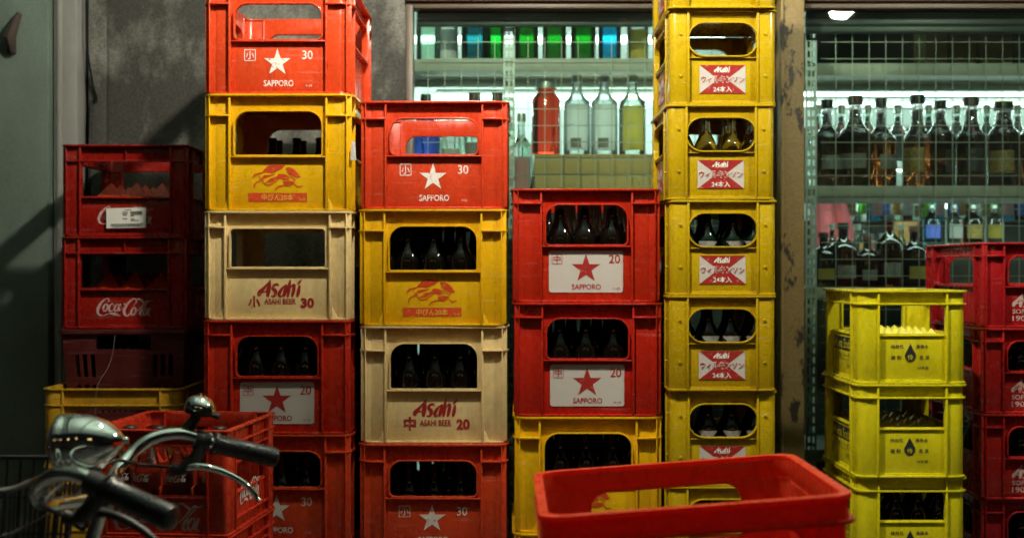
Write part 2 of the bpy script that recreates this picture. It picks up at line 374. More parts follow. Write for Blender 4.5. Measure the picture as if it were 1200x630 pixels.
def script(p, u0, v1, width):                         # flowing cursive soft drink lettering
    k = width / 820; off = (u0 - 175 * k, v1 + 180 * k)
    def st(*pts): p.stroke([(x, -y, wd) for x, y, wd in pts], k, off, 4)
    st((338, 248, 6), (352, 212, 16), (330, 186, 14), (285, 205, 20), (235, 255, 34), (200, 315, 42), (186, 370, 38), (205, 418, 26), (255, 434, 14), (320, 416, 12), (375, 402, 20), (425, 408, 40), (470, 420, 28), (520, 440, 4))
    def oval(cx, cy, rx, ry):
        pts = []
        for i in range(13):
            a = R(80 + 30 * i); x = cx + rx * math.cos(a); y = cy - ry * math.sin(a)
            pts.append((x - (y - cy) * .28, y, 12 + 16 * abs(math.cos(a))))
        st(*pts)
    oval(300, 318, 30, 52)
    st((416, 282, 12), (405, 262, 16), (375, 275, 20), (352, 325, 30), (362, 365, 24), (392, 366, 14), (425, 335, 8))
    oval(462, 318, 30, 50)
    st((520, 262, 20), (500, 320, 26), (494, 358, 22), (520, 352, 8), (545, 320, 6))
    st((566, 268, 22), (588, 262, 22))
    st((702, 296, 6), (738, 256, 16), (748, 212, 18), (715, 190, 16), (660, 222, 22), (605, 285, 34), (572, 355, 40), (578, 410, 36), (612, 436, 26), (655, 410, 16), (680, 372, 8))
    st((742, 205, 4), (790, 196, 22), (830, 222, 26), (860, 244, 18), (905, 226, 16), (950, 226, 14), (992, 208, 4))
    oval(708, 370, 30, 56)
    st((740, 380, 6), (800, 330, 12), (868, 252, 20), (912, 214, 14), (918, 236, 10), (870, 290, 14), (812, 370, 28), (800, 415, 26), (824, 430, 12), (850, 405, 6))
    oval(878, 376, 28, 52)
    st((946, 322, 18), (922, 380, 26), (912, 420, 22), (938, 422, 6))
    st((934, 436, 14), (948, 436, 14))

def beast(p, u0, v1, width):                          # running maned beast emblem
    k = width / 585; off = (u0 - 212 * k, v1 + 120 * k)
    def st(*pts): p.stroke([(x, -y, wd) for x, y, wd in pts], k, off, 4)
    def po(*pts): p.poly([(off[0] + x * k, off[1] - y * k) for x, y in pts])
    po((325, 215), (360, 175), (400, 132), (455, 120), (520, 126), (592, 124), (575, 155), (540, 182), (490, 205), (440, 222), (390, 212))
    po((600, 160), (645, 152), (700, 176), (745, 222), (778, 268), (735, 278), (690, 262), (668, 244), (650, 230), (640, 205), (612, 190))
    po((318, 285), (350, 245), (430, 240), (480, 225), (470, 240), (410, 262), (350, 285), (330, 295))
    po((440, 330), (400, 330), (350, 345), (430, 280), (500, 262), (520, 230), (590, 232), (640, 258), (650, 290), (600, 300), (545, 285), (500, 290), (460, 312))
    po((570, 315), (640, 310), (690, 320), (715, 312), (690, 340), (630, 352), (580, 345))
    st((335, 215, 10), (300, 226, 16), (255, 236, 18), (235, 255, 18), (215, 275, 8))
    st((330, 300, 14), (300, 316, 16), (265, 330, 14), (240, 362, 18), (236, 395, 10))
    st((325, 280, 12), (345, 330, 12), (380, 358, 12), (430, 354, 14), (480, 322, 12), (520, 300, 8))
    st((690, 320, 12), (715, 360, 12), (745, 380, 14), (796, 368, 8))
    st((690, 345, 10), (640, 368, 14), (590, 362, 14), (545, 372, 14), (505, 388, 16), (478, 422, 8))
    st((610, 205, 8), (640, 225, 8), (660, 262, 10), (715, 300, 8), (722, 285, 6))
    st((290, 245, 6), (300, 275, 8), (315, 290, 8))

# ------------------------------------------------------------------ crate builder
def make_crate(name, W, D, H, material, post=.18, side_post=None, win=(.15, .50), win_in=.012, wr=(.03, .004), lip2=.18, lip2_full=False,
               inset=.007, corner=.022, trim=True, gusset=False, flat_sides=False, oval=False, studs=False, lip=.0045, mid_rib=False,
               extra_lips=(), side_win=None, top_thick=.008, bottom_lip=True, back_win=None):
    root = thing(name, None, None)
    a = W / 2 - lip; b = D / 2 - lip; t = .004
    rib = max(.0022, lip * .72)
    pf = post * W - lip; ps = side_post if side_post else pf * 1.15
    m = MB()
    def F(face):
        return {'front': lambda u, v, w_: (u, -b - w_, v), 'back': lambda u, v, w_: (-u, b + w_, v),
                'left': lambda u, v, w_: (-a - w_, -u, v), 'right': lambda u, v, w_: (a + w_, u, v)}[face]
    # corner posts
    def corner_path(sx, sy, o, px_, py_, n=7):
        A, B, r = a + o, b + o, corner + o
        pts = [(sx * A, sy * (b - py_))]
        for i in range(n + 1):
            th = R(90 * i / n); pts.append((sx * (A - r + r * math.cos(th)), sy * (B - r + r * math.sin(th))))
        pts.append((sx * (a - px_), sy * B)); return pts
    for sx in (-1, 1):
        for sy in (-1, 1):
            m.strip(corner_path(sx, sy, 0, pf, ps), corner_path(sx, sy, -t, pf, ps), .002, H - .002)
            if lip2 and not lip2_full:
                z2 = H * (1 - lip2); m.strip(corner_path(sx, sy, lip, pf, ps), corner_path(sx, sy, -.001, pf, ps), z2 - .0022, z2 + .0022)
            for e in extra_lips:
                z2 = H * (1 - e); m.strip(corner_path(sx, sy, lip * .7, pf, ps), corner_path(sx, sy, -.001, pf, ps), z2 - .002, z2 + .002)
    def full_ring(o, th, z0, z1):
        po = rrect(-a - o, a + o, -b - o, b + o, corner + o); pi_ = rrect(-a - o + th, a + o - th, -b - o + th, b + o - th, max(corner + o - th, .002))
        m.loopring(po, pi_, z0, z1, None)
    full_ring(lip, lip + top_thick, H - .0055, H - .0004)
    if bottom_lip: full_ring(lip * .6, lip * .6 + inset + t, .0004, .0055)
    if lip2_full:
        z2 = H * (1 - lip2); full_ring(lip * .8, lip * .8 + inset + .001, z2 - .0022, z2 + .0022)
    # walls
    for face in ('front', 'back', 'left', 'right'):
        fn = F(face); half = a if face in ('front', 'back') else b; c = half - (pf if face in ('front', 'back') else ps)
        wz = win if face in ('front', 'back') or side_win is None else side_win
        if face == 'back' and back_win: wz = back_win
        outer = [(-c, .003), (c, .003), (c, H - .003), (-c, H - .003)]
        holes = []
        if wz:
            z1 = H * (1 - wz[0]); z0 = H * (1 - wz[1]); u = c - win_in
            r1, r0 = ((z1 - z0) / 2 - .0005,) * 2 if oval else wr
            h = rrect(-u, u, z0, z1, r1, r0); holes = [h]
            if trim:
                q = .0035; m.loopring(rrect(-u - q, u + q, z0 - q, z1 + q, r1 + q, r0 + q), h, -inset - .001, (rib * .7 if lip > .008 else .001) if not oval else .002, fn)
            if not oval:   # sill line running to the ribs
                m.box(-c, c, z0 - .0065, z0 - .0032, -inset - .001, rib * .85 if lip > .008 else -inset + .004, fn=fn)
        m.plate(outer, holes, -inset - t, -inset, fn)
        for sgn in (-1, 1):
            m.box(sgn * c - .0025, sgn * c + .0025, .003, H - .005, -inset - t - .001, rib, fn=fn)
            if lip > .008: m.box(sgn * (half - .0035), sgn * (half - .0010), .0056, H - .0056, -.016, lip * .62, fn=fn)
            if gusset:
                uo = sgn * (c + .004)
                m.add([(uo, .005, .0005), (uo, .034, .0005), (uo + sgn * .014, .005, .0005), (uo, .005, .009), (uo, .034, .002), (uo + sgn * .014, .005, .004)],
                      [(0, 1, 2), (3, 5, 4), (0, 3, 4, 1), (1, 4, 5, 2), (0, 2, 5, 3)], fn)
            if studs:
                for vz in (.30, .74):
                    uc = sgn * (c + pf * .42); ring = [(uc + .0035 * math.cos(i * PI / 5), H * vz + .0035 * math.sin(i * PI / 5)) for i in range(10)]
                    m.plate(ring, [], -.001, .003, fn)
        if mid_rib and lip2:
            m.box(-.0018, .0018, H * (1 - lip2) + .003, H - .006, -inset - .001, .001, fn=fn)
        if oval: # shelf edge under the handle
            m.box(-c, c, H * (1 - wz[1]) - .006, H * (1 - wz[1]) - .0036, -inset - .001, -.001, fn=fn)
    m.box(-a + .006, a - .006, -b + .006, b - .006, .005, .010)
    body = m.build('body', material, root, bevel=.0014)
    root['_f'] = 1; del root['_f']
    return root, F, inset

def stack_label_plate(root, F, inset, u0, u1, v0, v1, r=.006):
    m = MB(); m.plate(rrect(u0, u1, v0, v1, r, n=4), [], -inset + .0004, -inset + .0016, F('front')); return m.build('label_panel', 'label_white', root)
def pr(F, inset, face='front', lift=.0007):
    f = F(face); return Print(lambda u, v, w_: f(u, v, -inset + lift + w_))

def pyramids(root, W, D, nx, ny, z, h, material, name='bottle_divider', plates=True):
    m = MB(); cw = (W - .06) / nx; cdp = (D - .06) / ny
    if plates:
        for i in range(1, nx): x = -W / 2 + .03 + i * cw; m.box(x - .0015, x + .0015, -D / 2 + .030, D / 2 - .030, .010, z + .002)
        for j in range(1, ny): y = -D / 2 + .03 + j * cdp; m.box(-W / 2 + .030, W / 2 - .030, y - .0013, y + .0013, .0102, z + .0015)
    for i in range(1, nx):
        for j in range(1, ny):
            x = -W / 2 + .03 + i * cw; y = -D / 2 + .03 + j * cdp; e = min(cw, cdp) * .46
            m.add([(x - e, y - e, z), (x + e, y - e, z), (x + e, y + e, z), (x - e, y + e, z), (x, y, z + h)], [(0, 1, 4), (1, 2, 4), (2, 3, 4), (3, 0, 4), (3, 2, 1, 0)])
    return m.build(name, material, root, smooth=0)

PX = 490.3
KIND = {}
# red crate, white star and 30
def star30():
    H = .259; r, F, i = make_crate('beer_crate', .363, .44, H, 'red', post=.18, inset=.004, lip=.015, win=(.165, .49), wr=(.030, .012), lip2=.165)
    p = pr(F, i)
    p.star(-.003, .077, .034); p.build('star', 'white_ink', r); p = pr(F, i); p.text('SAPPORO', -.036, .036, .020, .035, bold=.018)
    p.text('30', .057, .082, .085, .106, bold=.01); p.frame(-.083, -.055, .081, .109, .0018); p.text('小', -.079, -.059, .085, .105, bold=.01)
    p.text('P-30', .066, .080, .019, .024)
    p.build('lettering', 'white_ink', r)
    q = pr(F, i); q.frame(-.100, .100, .012, .116, .0007, .008); q.build('panel_outline', 'red', r)
    return r
def star20():
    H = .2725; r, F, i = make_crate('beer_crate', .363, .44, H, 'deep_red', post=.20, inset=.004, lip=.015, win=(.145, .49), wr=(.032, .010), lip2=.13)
    lp = stack_label_plate(r, F, i, -.090, .088, .024, .124)
    f = F('front'); p = Print(lambda u, v, w_: f(u, v, -i + .0022 + w_))
    p.star(-.001, .081, .036); p.build('star', 'red_ink', lp); p = Print(lambda u, v, w_: f(u, v, -i + .0022 + w_)); p.text('SAPPORO', -.035, .035, .031, .044, bold=.015); p.text('20', .054, .081, .094, .115, bold=.01)
    p.frame(-.083, -.058, .092, .116, .0012); p.text('中', -.079, -.062, .095, .113, bold=.012); p.text('M-20', .063, .080, .031, .036)
    p.build('lettering', 'red_ink', lp)
    return r
def beast20():
    H = .2795; r, F, i = make_crate('beer_crate', .363, .44, H, 'yellow', post=.18, inset=.004, lip=.015, win=(.15, .52), wr=(.034, .004), lip2=.185, gusset=True)
    p = pr(F, i); beast(p, -.064, .112, .121); p.build('printed_emblem', 'orange_ink', r)
    q = pr(F, i, lift=.0008); q.rect(-.073, .068, .0225, .0435); b = q.build('red_band', 'orange_ink', r)
    f = F('front'); q = Print(lambda u, v, w_: f(u, v, -i + .0016 + w_)); q.text('中びん20本', -.041, .035, .025, .041, bold=.006); q.text('K-20', .051, .064, .025, .0315)
    q.build('lettering', 'yellow_ink', b)
    return r
def cream(n, H, jp, post):
    r, F, i = make_crate('beer_crate', .363, .44, H, 'cream', post=post, inset=.004, lip=.015, win=(.165, .51) if n == 30 else (.155, .535), wr=(.010, .004) if n == 30 else (.034, .004), lip2=.15 if n == 30 else .21, gusset=True)
    p = pr(F, i); s = H / .27
    asahi(p, -.050, .101 * s, .112); p.text('ASAHI BEER', -.034, .042, .039 * s, .053 * s, bold=.02)
    p.text(str(n), .054, .086, .030 * s, .055 * s, bold=.045); p.text(jp, -.073, -.043, .028 * s, .060 * s, bold=.03)
    p.build('lettering', 'red_ink', r)
    return r
def soda24():
    H = .2247; r, F, i = make_crate('soda_crate', .259, .39, H, 'wyellow', post=.185, side_post=.07, win=(.145, .485), win_in=.001, lip2=None, oval=True, studs=True, inset=.007, corner=.016)
    for face, uu in (('front', 0), ('left', 0), ('right', 0)):
        hw = .0545 if face == 'front' else .085; v0, v1 = .027, .094
        f = F(face); m = MB(); m.plate([(-hw, v0), (hw, v0), (hw, v1), (-hw, v1)], [], -i + .0004, -i + .0013, f); lp = m.build('label_panel', 'label_white', r)
        q = Print(lambda u, v, w_: f(u, v, -i + .0016 + w_))
        q.poly([(-hw, v1), (hw, v1), (.012, .0615), (-.012, .0615)][::-1]); q.poly([(-hw, v0), (hw, v0), (.012, .0595), (-.012, .0595)]); q.rect(-.013, .013, .0590, .0620)
        q.build('red_wedges', 'red_ink', lp)
        k = hw / .0545
        q = Print(lambda u, v, w_: f(u, v, -i + .0022 + w_)); asahi(q, -.020 * k, .0915, .040 * k); q.text('24本入', -.022 * k, .022 * k, .030, .044, bold=.02)
        q.build('lettering', 'white_ink', lp)
        q = Print(lambda u, v, w_: f(u, v, -i + .0020 + w_)); q.text('ウィルキンソン', -.0525 * k, .0525 * k, .0505, .0695, bold=.055); q.build('lettering_outline', 'white_ink', lp)
        q = Print(lambda u, v, w_: f(u, v, -i + .0026 + w_)); q.text('ウィルキンソン', -.0515 * k, .0515 * k, .052, .068, bold=.012); q.build('lettering', 'red_ink', lp)
    return r
def cursive(sticker):
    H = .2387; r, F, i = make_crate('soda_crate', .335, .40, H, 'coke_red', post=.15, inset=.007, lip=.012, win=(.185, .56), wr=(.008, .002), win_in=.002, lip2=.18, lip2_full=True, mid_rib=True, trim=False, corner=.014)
    p = pr(F, i); script(p, -.074, .079, .148); p.build('lettering', 'faded_ink', r)
    pyramids(r, .335, .40, 4, 4, .105, .042, 'red')
    return r
def lemon_crate():
    H = .2207; r, F, i = make_crate('soda_crate', .268, .37, H, 'lemon', post=.20, lip=.008, side_post=.06, win=(.165, .465), wr=(.014, .001), win_in=.001, lip2=.148, lip2_full=True, trim=False, corner=.022, inset=.008)
    p = pr(F, i)
    p.text('純自然', -.049, -.018, .083, .092, bold=.012); p.text('湧泉水', .010, .040, .083, .092, bold=.012)
    p.text('湘', -.049, -.039, .057, .067, bold=.012); p.text('刺', -.035, -.025, .057, .067, bold=.012); p.text('酒', .018, .027, .057, .067, bold=.012); p.text('酒', .032, .041, .057, .067, bold=.012)
    p.text('24本装', .013, .040, .034, .041, bold=.01)
    dr = [(-.003, .094), (.004, .080), (.010, .069), (.0095, .060), (.004, .053), (-.003, .051), (-.010, .053), (-.0155, .060), (-.016, .069), (-.010, .080)]
    p.poly(dr); p.build('lettering', 'black_ink', r)
    f = F('front'); q = Print(lambda u, v, w_: f(u, v, -i + .0022 + w_)); q.text('伶', -.010, .004, .056, .069, bold=.01); q.build('drop_mark', 'lemon', r)
    for face in ('left', 'right'):
        f = F(face); q = Print(lambda u, v, w_: f(u, v, -i + .0007 + w_)); q.rect(-.095, .085, .070, .103); q.rect(-.085, .08, .0465, .0475)
        q.text('自然湧水ソーダ水', -.085, .08, .050, .064); q.text('24本', .03, .08, .026, .042); s_ = q.build('side_lettering', 'black_ink', r)
        q = Print(lambda u, v, w_: f(u, v, -i + .0026 + w_)); q.text('Miura Soda', -.088, .078, .075, .099, bold=.01, shear=.2); q.build('lettering', 'lemon', s_)
    pyramids(r, .268, .37, 6, 5, .108, .020, 'lemon')
    return r
def soft():
    H = .2083; r, F, i = make_crate('soda_crate', .36, .445, H, 'wine_red', post=.155, lip=.011, side_post=.055, win=(.16, .50), wr=(.028, .006), lip2=.16, inset=.006, corner=.02)
    p = pr(F, i); asahi(p, -.100, .084, .090); p.text('SOFT DRINK', -.100, .0, .034, .045, bold=.015); p.text('190ml', -.100, -.045, .016, .029, bold=.015); p.build('lettering', 'faded_ink', r)
    return r
def mustard_crate():
    r, F, i = make_crate('plastic_crate', .36, .40, .1957, 'mustard', post=.16, win=(.28, .80), wr=(.012, .004), win_in=.03, lip2=.22, lip2_full=True, trim=False, corner=.03)
    return r
def front_soda():
    W, D, H = .285, .33, .203
    r, F, i = make_crate('soda_crate', W, D, H, 'cola_red', post=.15, side_post=.05, win=(.16, .62), wr=(.010, .002), win_in=.002, lip2=.15, lip2_full=True, trim=False, corner=.010, mid_rib=False, side_win=(.34, .62))
    # second band with ribs on the long sides
    a, b = W / 2 - .0045, D / 2 - .0045
    for face in ('left', 'right'):
        f = F(face); m = MB()
        m.box(-b + .05, b - .05, H * .66 - .002, H * .66 + .002, -i, .003, fn=f); m.box(-b + .05, b - .05, H * .76 - .002, H * .76 + .002, -i, .003, fn=f)
        m.box(-.002, .002, H * .66, H - .006, -i, .003, fn=f)
        m.box(-b + .05, b - .05, .024, .028, -i, .003, fn=f)
        m.build('side_ribs', 'cola_red', r, bevel=.0008)
    p = pr(F, i); script(p, -.086, .066, .178); p.build('lettering', 'faded_ink', r)
    f = F('right'); p = Print(lambda u, v, w_: f(u, v, -i + .0007 + w_)); script(p, -.060, .086, .135); p.build('side_lettering', 'white_ink', r)
    p = Print(lambda u, v, w_: f(u, v, -i + .0007 + w_)); p.frame(-.112, -.092, .022, .048, .005); p.build('side_mark', 'white_ink', r)
    m = MB()
    for k in range(1, 4):
        x = -W / 2 + .018 + k * (W - .036) / 4; m.add([(x - .0013, -b + .013, .010), (x - .0013, b - .013, .010), (x - .0013, b - .013, .125), (x - .0013, -b + .013, .090), (x + .0013, -b + .013, .010), (x + .0013, b - .013, .010), (x + .0013, b - .013, .125), (x + .0013, -b + .013, .090)],
              [(0, 1, 2, 3), (4, 7, 6, 5), (0, 4, 5, 1), (1, 5, 6, 2), (2, 6, 7, 3), (3, 7, 4, 0)])
    for k in range(1, 5):
        y = -D / 2 + .016 + k * (D - .032) / 5; m.box(-a + .013, a - .013, y - .0012, y + .0012, .0102, .118)
        for s_ in range(4):
            x = -W / 2 + .018 + (s_ + .5) * (W - .036) / 4
    m.build('bottle_divider', 'cola_red', r, bevel=.0005)
    return r

def proto(key, fn):
    o = fn(); KIND[key] = [o, False]; return o
proto('star30', star30); proto('star20', star20); proto('beast20', beast20)
proto('cream30', lambda: cream(30, .261, '小', .155)); proto('cream20', lambda: cream(20, .2815, '中', .18))
proto('soda24', soda24); proto('cursive', lambda: cursive(False)); proto('lemon', lemon_crate); proto('soft', soft)
proto('mustard', mustard_crate); proto('front_soda', front_soda)
HT = dict(star30=.259, star20=.2725, beast20=.2795, cream30=.261, cream20=.2815, soda24=.2247, cursive=.2387, lemon=.2207, soft=.2083, mustard=.1957, front_soda=.203)

def place(key, x, y, z, label, group, rz=0):
    e = KIND[key]
    if not e[1]: o = e[0]; e[1] = True
    else: o = copy_tree(e[0])
    o.location = (x, y, z); o.rotation_euler = (0, 0, rz); tag(o, label, 'crate', group)
    return o

# ------------------------------------------------------------------ setting: ground, wall, shop front
def plane_obj(name, x0, x1, y0, y1, z, material, kind='structure'):
    m = MB(); m.add([(x0, y0, z), (x1, y0, z), (x1, y1, z), (x0, y1, z)], [(0, 1, 2, 3)]); o = m.build(name, material, smooth=0); tag(o, kind=kind); return o
plane_obj('ground', -60, 60, -60, 60, -.004, 'asphalt')
mm = MB(); mm.box(-6, 6, 1.2, 3.80, -.02, .0); pav = mm.build('pavement', 'concrete', smooth=0); tag(pav, kind='structure')

WALL = 3.82
m = MB(); m.box(X(126, WALL), X(475, 3.8), WALL, WALL + .10, 0, 3.3); m.box(X(105, WALL), X(126, WALL) - .0005, WALL - .014, WALL + .10, 0, 3.3)
tag(m.build('concrete_wall', 'concrete', bevel=.004), 'stained grey concrete wall behind the left crate stacks', 'wall')
m = MB(); m.box(-2.4, X(68, 3.8), WALL - .10, WALL + .05, .02, 3.2)
dr = m.build('metal_door', 'door_paint', bevel=.004); tag(dr, 'pale green painted door panel at the far left edge', 'door')
m = MB(); m.tube([(X(14, 3.7), 3.705, Z(62, 3.7)), (X(13, 3.7), 3.69, Z(45, 3.7)), (X(19, 3.7), 3.69, Z(28, 3.7)), (X(22, 3.7), 3.705, Z(16, 3.7))], [.010, .018, .014, .008], 8)
m.box(X(8, 3.7), X(16, 3.7), 3.700, 3.722, Z(62, 3.7), Z(44, 3.7))
m.build('latch', 'rust', dr, bevel=.002)
m = MB(); m.box(X(70, 3.8), X(97, 3.8), WALL - .07, WALL + .05, 0, 3.2); m.box(X(74, 3.8), X(80, 3.8), WALL - .078, WALL - .06, 0, 3.2)
tag(m.build('door_frame', 'trim', bevel=.004), 'grey painted door frame strip between green door and concrete wall', 'door frame')
m = MB(); m.box(-3.6, -2.4, WALL - .05, WALL + .16, 0, 3.3); tag(m.build('side_wall', 'concrete'), 'grey concrete wall left of the green door, mostly out of view', 'wall')
m = MB(); m.box(X(96, 3.8) - .01, -1.2, WALL + .07, WALL + .09, 0, 3.3); tag(m.build('gap_backing', 'black_metal', smooth=0), 'dark gap between the door frame and the concrete wall', 'gap strip')
m = MB(); m.tube(smooth_path([(X(103, 3.8), 3.80, 2.4), (X(104, 3.8), 3.78, 2.0), (X(109, 3.8), 3.79, 1.85), (X(113, 3.8), 3.80, Z(118, 3.8)), (X(106, 3.8), 3.80, Z(140, 3.8)), (X(104, 3.8), 3.80, 1.2)], 6), .0035, 6)
tag(m.build('hanging_cable', 'rubber'), 'thin dark cable hanging in the gap beside the concrete wall', 'cable')

# window bays
XL0, XL1 = X(483, 3.82), .775
XR0, XR1 = .85, 2.6
def window(x0, x1, label, sl=.022):
    t = thing('shop_window', label, 'window', ((x0 + x1) / 2, 3.84, .30)); hw = (x1 - x0) / 2
    m = MB(); m.box(-hw, -hw + sl, -.03, .03, 0, 1.78); m.box(hw - .010, hw, -.03, .03, 0, 1.78)
    m.box(-hw + sl, hw - .010, -.03, .03, 0, .04); m.box(-hw + sl, hw - .010, -.03, .03, 1.765, 1.78); m.build('frame', 'frame', t, bevel=.002)
    m = MB(); m.box(-hw + sl - .001, hw - .009, -.003, .003, .038, 1.767); m.build('pane', 'pane', t, smooth=0)
    return t
window(X(475, 3.8), XL1, 'left shop window of green bottles and a red drink behind wire mesh')
window(XR0, XR1, 'right shop window of dark whisky bottles behind wire mesh', .006)
m = MB(); m.box(X(475, 3.8), XR1, 3.82, 3.92, 0, .298); tag(m.build('window_sill_wall', 'concrete', bevel=.004), 'low concrete wall under the shop windows', 'wall')
m = MB(); m.box(XL1 + .002, XR0 - .002, 3.76, 3.90, 0, 3.2); m.box(X(915, 3.75), X(919, 3.75), 3.752, 3.762, 0, 3.2)
tag(m.build('steel_column', 'column', bevel=.004), 'yellowish column with peeling paint between the two windows', 'column')
m = MB(); m.box(X(475, 3.8), XL1 + .001, 3.79, 3.90, 2.082, 3.2); m.box(XR0 - .001, XR1, 3.79, 3.90, 2.082, 3.2)
tag(m.build('window_header', 'header', bevel=.004), 'dark brown header beam above the shop windows', 'beam')
m = MB(); m.box(XR1 + .002, 6, 3.80, 3.96, 0, 3.3); tag(m.build('end_wall', 'concrete'), 'concrete wall beyond the right shop window', 'wall')
# dark blinds at the top of each window
for x0, x1, zb, lab in ((XL0 + .01, XL1 - .01, Z(30, 3.88), 'dark rolled blind across the top of the left window'), (XR0 + .03, XR1 - .03, Z(38, 3.88), 'dark blind board across the top of the right window')):
    m = MB(); z = zb
    while z < 2.2: m.box(x0, x1, 3.885 + random.uniform(0, .01), 3.91, z, z + .021); z += .023
    tag(m.build('window_blind', 'dark_panel', bevel=.003), lab, 'blind')

# canopy and lamps
m = MB(); m.box(-3.6, 5, .1, 3.95, 3.10, 3.16)
for k in range(9): m.box(-3.5 + k, -3.44 + k, .15, 3.9, 3.03, 3.10)
tag(m.build('canopy', 'canopy', smooth=0), 'pale canopy over the pavement in front of the shop', 'canopy')
def lamp(spec, label):
    (x, y, z), e, colr, rad, pan = spec
    t = thing('hanging_lamp', label, 'lamp', (x, y, z), group='round lamps under the canopy')
    m = MB(); m.lathe([(.001, -rad)] + [(rad * math.cos(R(a)), rad * math.sin(R(a))) for a in range(-80, 80, 10)] + [(.02, rad * .99)], 20); g = m.build('globe', 'glow', t, smooth=60)
    m = MB(); m.lathe([(.03, rad * .97), (.03, rad + .03), (.008, rad + .05), (.008, 3.10 - z)], 12); m.build('stem', 'black_metal', t)
    if pan:   # added plate under the globe, keeps light off the lower left crates
        m = MB(); m.lathe([(.034, -pan), (.036, -pan + .002), (.034, -pan + .004)], 28, lambda x_, y_, z_: (x_ - .035, y_ + .042, z_))
        m.tube([(-.06, .068, -pan + .003), (-.075, .085, 0), (-.05, .06, .085), (0, 0, .09)], .003, 6)
        m.build('blocker_plate', 'black_metal', t)
    gm = mat('lit_globe', (.9, .9, .85), .5, emit=colr, estr=e); g.data.materials[0] = gm
    return t
lamp(LAMP_MAIN, 'round white lamp hanging above the tall crate stacks')
lamp(LAMP_SIDE, 'round white lamp near the street edge of the canopy')

# opposite side of the street, behind the camera
m = MB(); m.box(-14, 14, -9, -8.5, 0, 7); fac = m.build('street_facade', 'facade'); tag(fac, 'dark building facade across the street', 'building')
for x_, w_, z_ in ((-4.5, 1.0, 5.4), (-1.0, .5, 5.9), (3.2, 1.4, 5.3)):
    m = MB(); m.box(x_, x_ + w_, -8.5, -8.47, z_, z_ + .8); m.build('window', 'win_lit', fac)

# ------------------------------------------------------------------ shop interior
m = MB(); m.box(-2, 4, 3.9, 8, -.01, .0); tag(m.build('shop_floor', 'shop_floor', smooth=0), kind='structure')
m = MB(); m.box(-2, 4, 6.4, 6.5, 0, 2.7); tag(m.build('shop_back_wall', 'wall_white', smooth=0), 'white back wall inside the shop', 'wall')
m = MB(); m.box(-2, 4, 3.95, 6.5, 2.7, 2.75); tag(m.build('shop_ceiling', 'wall_white', smooth=0), kind='structure')
m = MB(); m.box(-.95, -.90, 3.99, 6.4, 0, 2.7); tag(m.build('shop_side_wall', 'wall_white', smooth=0), 'white left side wall inside the shop', 'wall')
m = MB(); m.box(3.4, 3.45, 3.99, 6.4, 0, 2.7); tag(m.build('shop_end_wall', 'wall_white', smooth=0), 'white right side wall inside the shop', 'wall')
TOPZ = 1.937 - .036; SHZ = 1.552
def tube_light(x0, x1, y, z, e, label, strong=True):
    t = thing('tube_light', label, 'light', ((x0 + x1) / 2, y, z), group='tube lights in the shop'); h = (x1 - x0) / 2
    m = MB(); m.box(-h, h, -.014, .014, .0165, .024 if y < 5 else .05); m.build('housing', 'wall_white', t)
    m = MB(); m.tube([(-h, 0, 0), (h, 0, 0)], .016 if y > 5 else .008, 10); m.build('tube', 'tube', t)
    if e:
        gz = -.02 if y > 4.1 else -.0095
        d = bpy.data.lights.new('tube_glow', 'AREA'); d.shape = 'RECTANGLE'; d.size = 2 * h; d.size_y = .02; d.energy = e; d.color = (.78, 1, .90)
        o = bpy.data.objects.new('tube_glow', d); COL.objects.link(o); o.parent = t; o.location = (0, 0, gz)
tube_light(-.7, 1.0, 5.5, 2.55, 14, 'long ceiling tube light deep behind the left window')
tube_light(1.3, 3.2, 5.5, 2.55, 20, 'long ceiling tube light deep behind the right window')
tube_light(-.7, 1.0, 6.1, Z(47, 6.1), 9, 'added white tube light brightening the green bottles of the top left shelf')  # added to brighten the bottles and gaps of the top shelf
tube_light(-.7, 1.0, 5.9, Z(92, 5.9), 0, 'low white tube light seen through the left window')
tube_light(1.25, 2.9, 5.9, Z(113, 5.9), 0, 'low white tube light seen behind the whisky bottle necks')

tube_light(-.25, .72, 4.27, TOPZ - .036, 6, 'tube light under the back of the top left shelf')
tube_light(.95, 2.4, 4.27, TOPZ - .060, 4, 'tube light under the back of the top right shelf')
tube_light(.95, 2.3, 4.00, SHZ - .0245, 1.6, 'added fill light under the front lip of the middle right shelf')  # hidden fill, added to light the goods on the low shelf
tube_light(X(985, 5.65), X(1062, 5.65), 5.58, Z(243, 5.58), 0, 'added glowing bar above the deep counter on its left')  # glowing bars added here for the bright gaps over the counter
tube_light(X(1082, 5.65), X(1112, 5.65), 5.58, Z(240, 5.58), 0, 'short added glowing bar above the deep counter in its middle')
tube_light(X(1150, 5.65), X(1172, 5.65), 5.58, Z(242, 5.58), 0, 'shortest added glowing bar above the deep counter')
# shelving
def shelving(x0, x1, ups, boards, label):
    t = thing('metal_shelving', label, 'shelf', (0, 0, 0))
    for u in ups:
        m = MB(); wd = .034; z0, z1 = 0, 2.3; y0, y1 = 3.944, 3.948
        for a_, b_ in ((0, .006), (.0145, .0195), (.028, .034)): m.box(u + a_, u + b_, y0, y1, z0, z1)
        z = .012
        while z < z1 - .02:
            m.box(u + .0061, u + .0144, y0 + .0003, y1 - .0003, z, z + .011); m.box(u + .0196, u + .0279, y0 + .0003, y1 - .0003, z, z + .011); z += .030
        m.box(u + .031, u + .034, 3.9482, 3.985, z0, z1)
        m.build('upright', 'upright', t, smooth=0)
    for z in boards:
        m = MB(); m.box(x0, x1, 3.955, 4.30, z - .012, z); m.box(x0, x1, 3.9505, 3.9545, z - .036, z + .001); m.box(x0, x1, 4.301, 4.305, z - .036, z + .001)
        m.build('shelf_board', 'shelf', t, bevel=.0015)
    return t
SH = 1.552; TOP = 1.937; LOW = 1.242
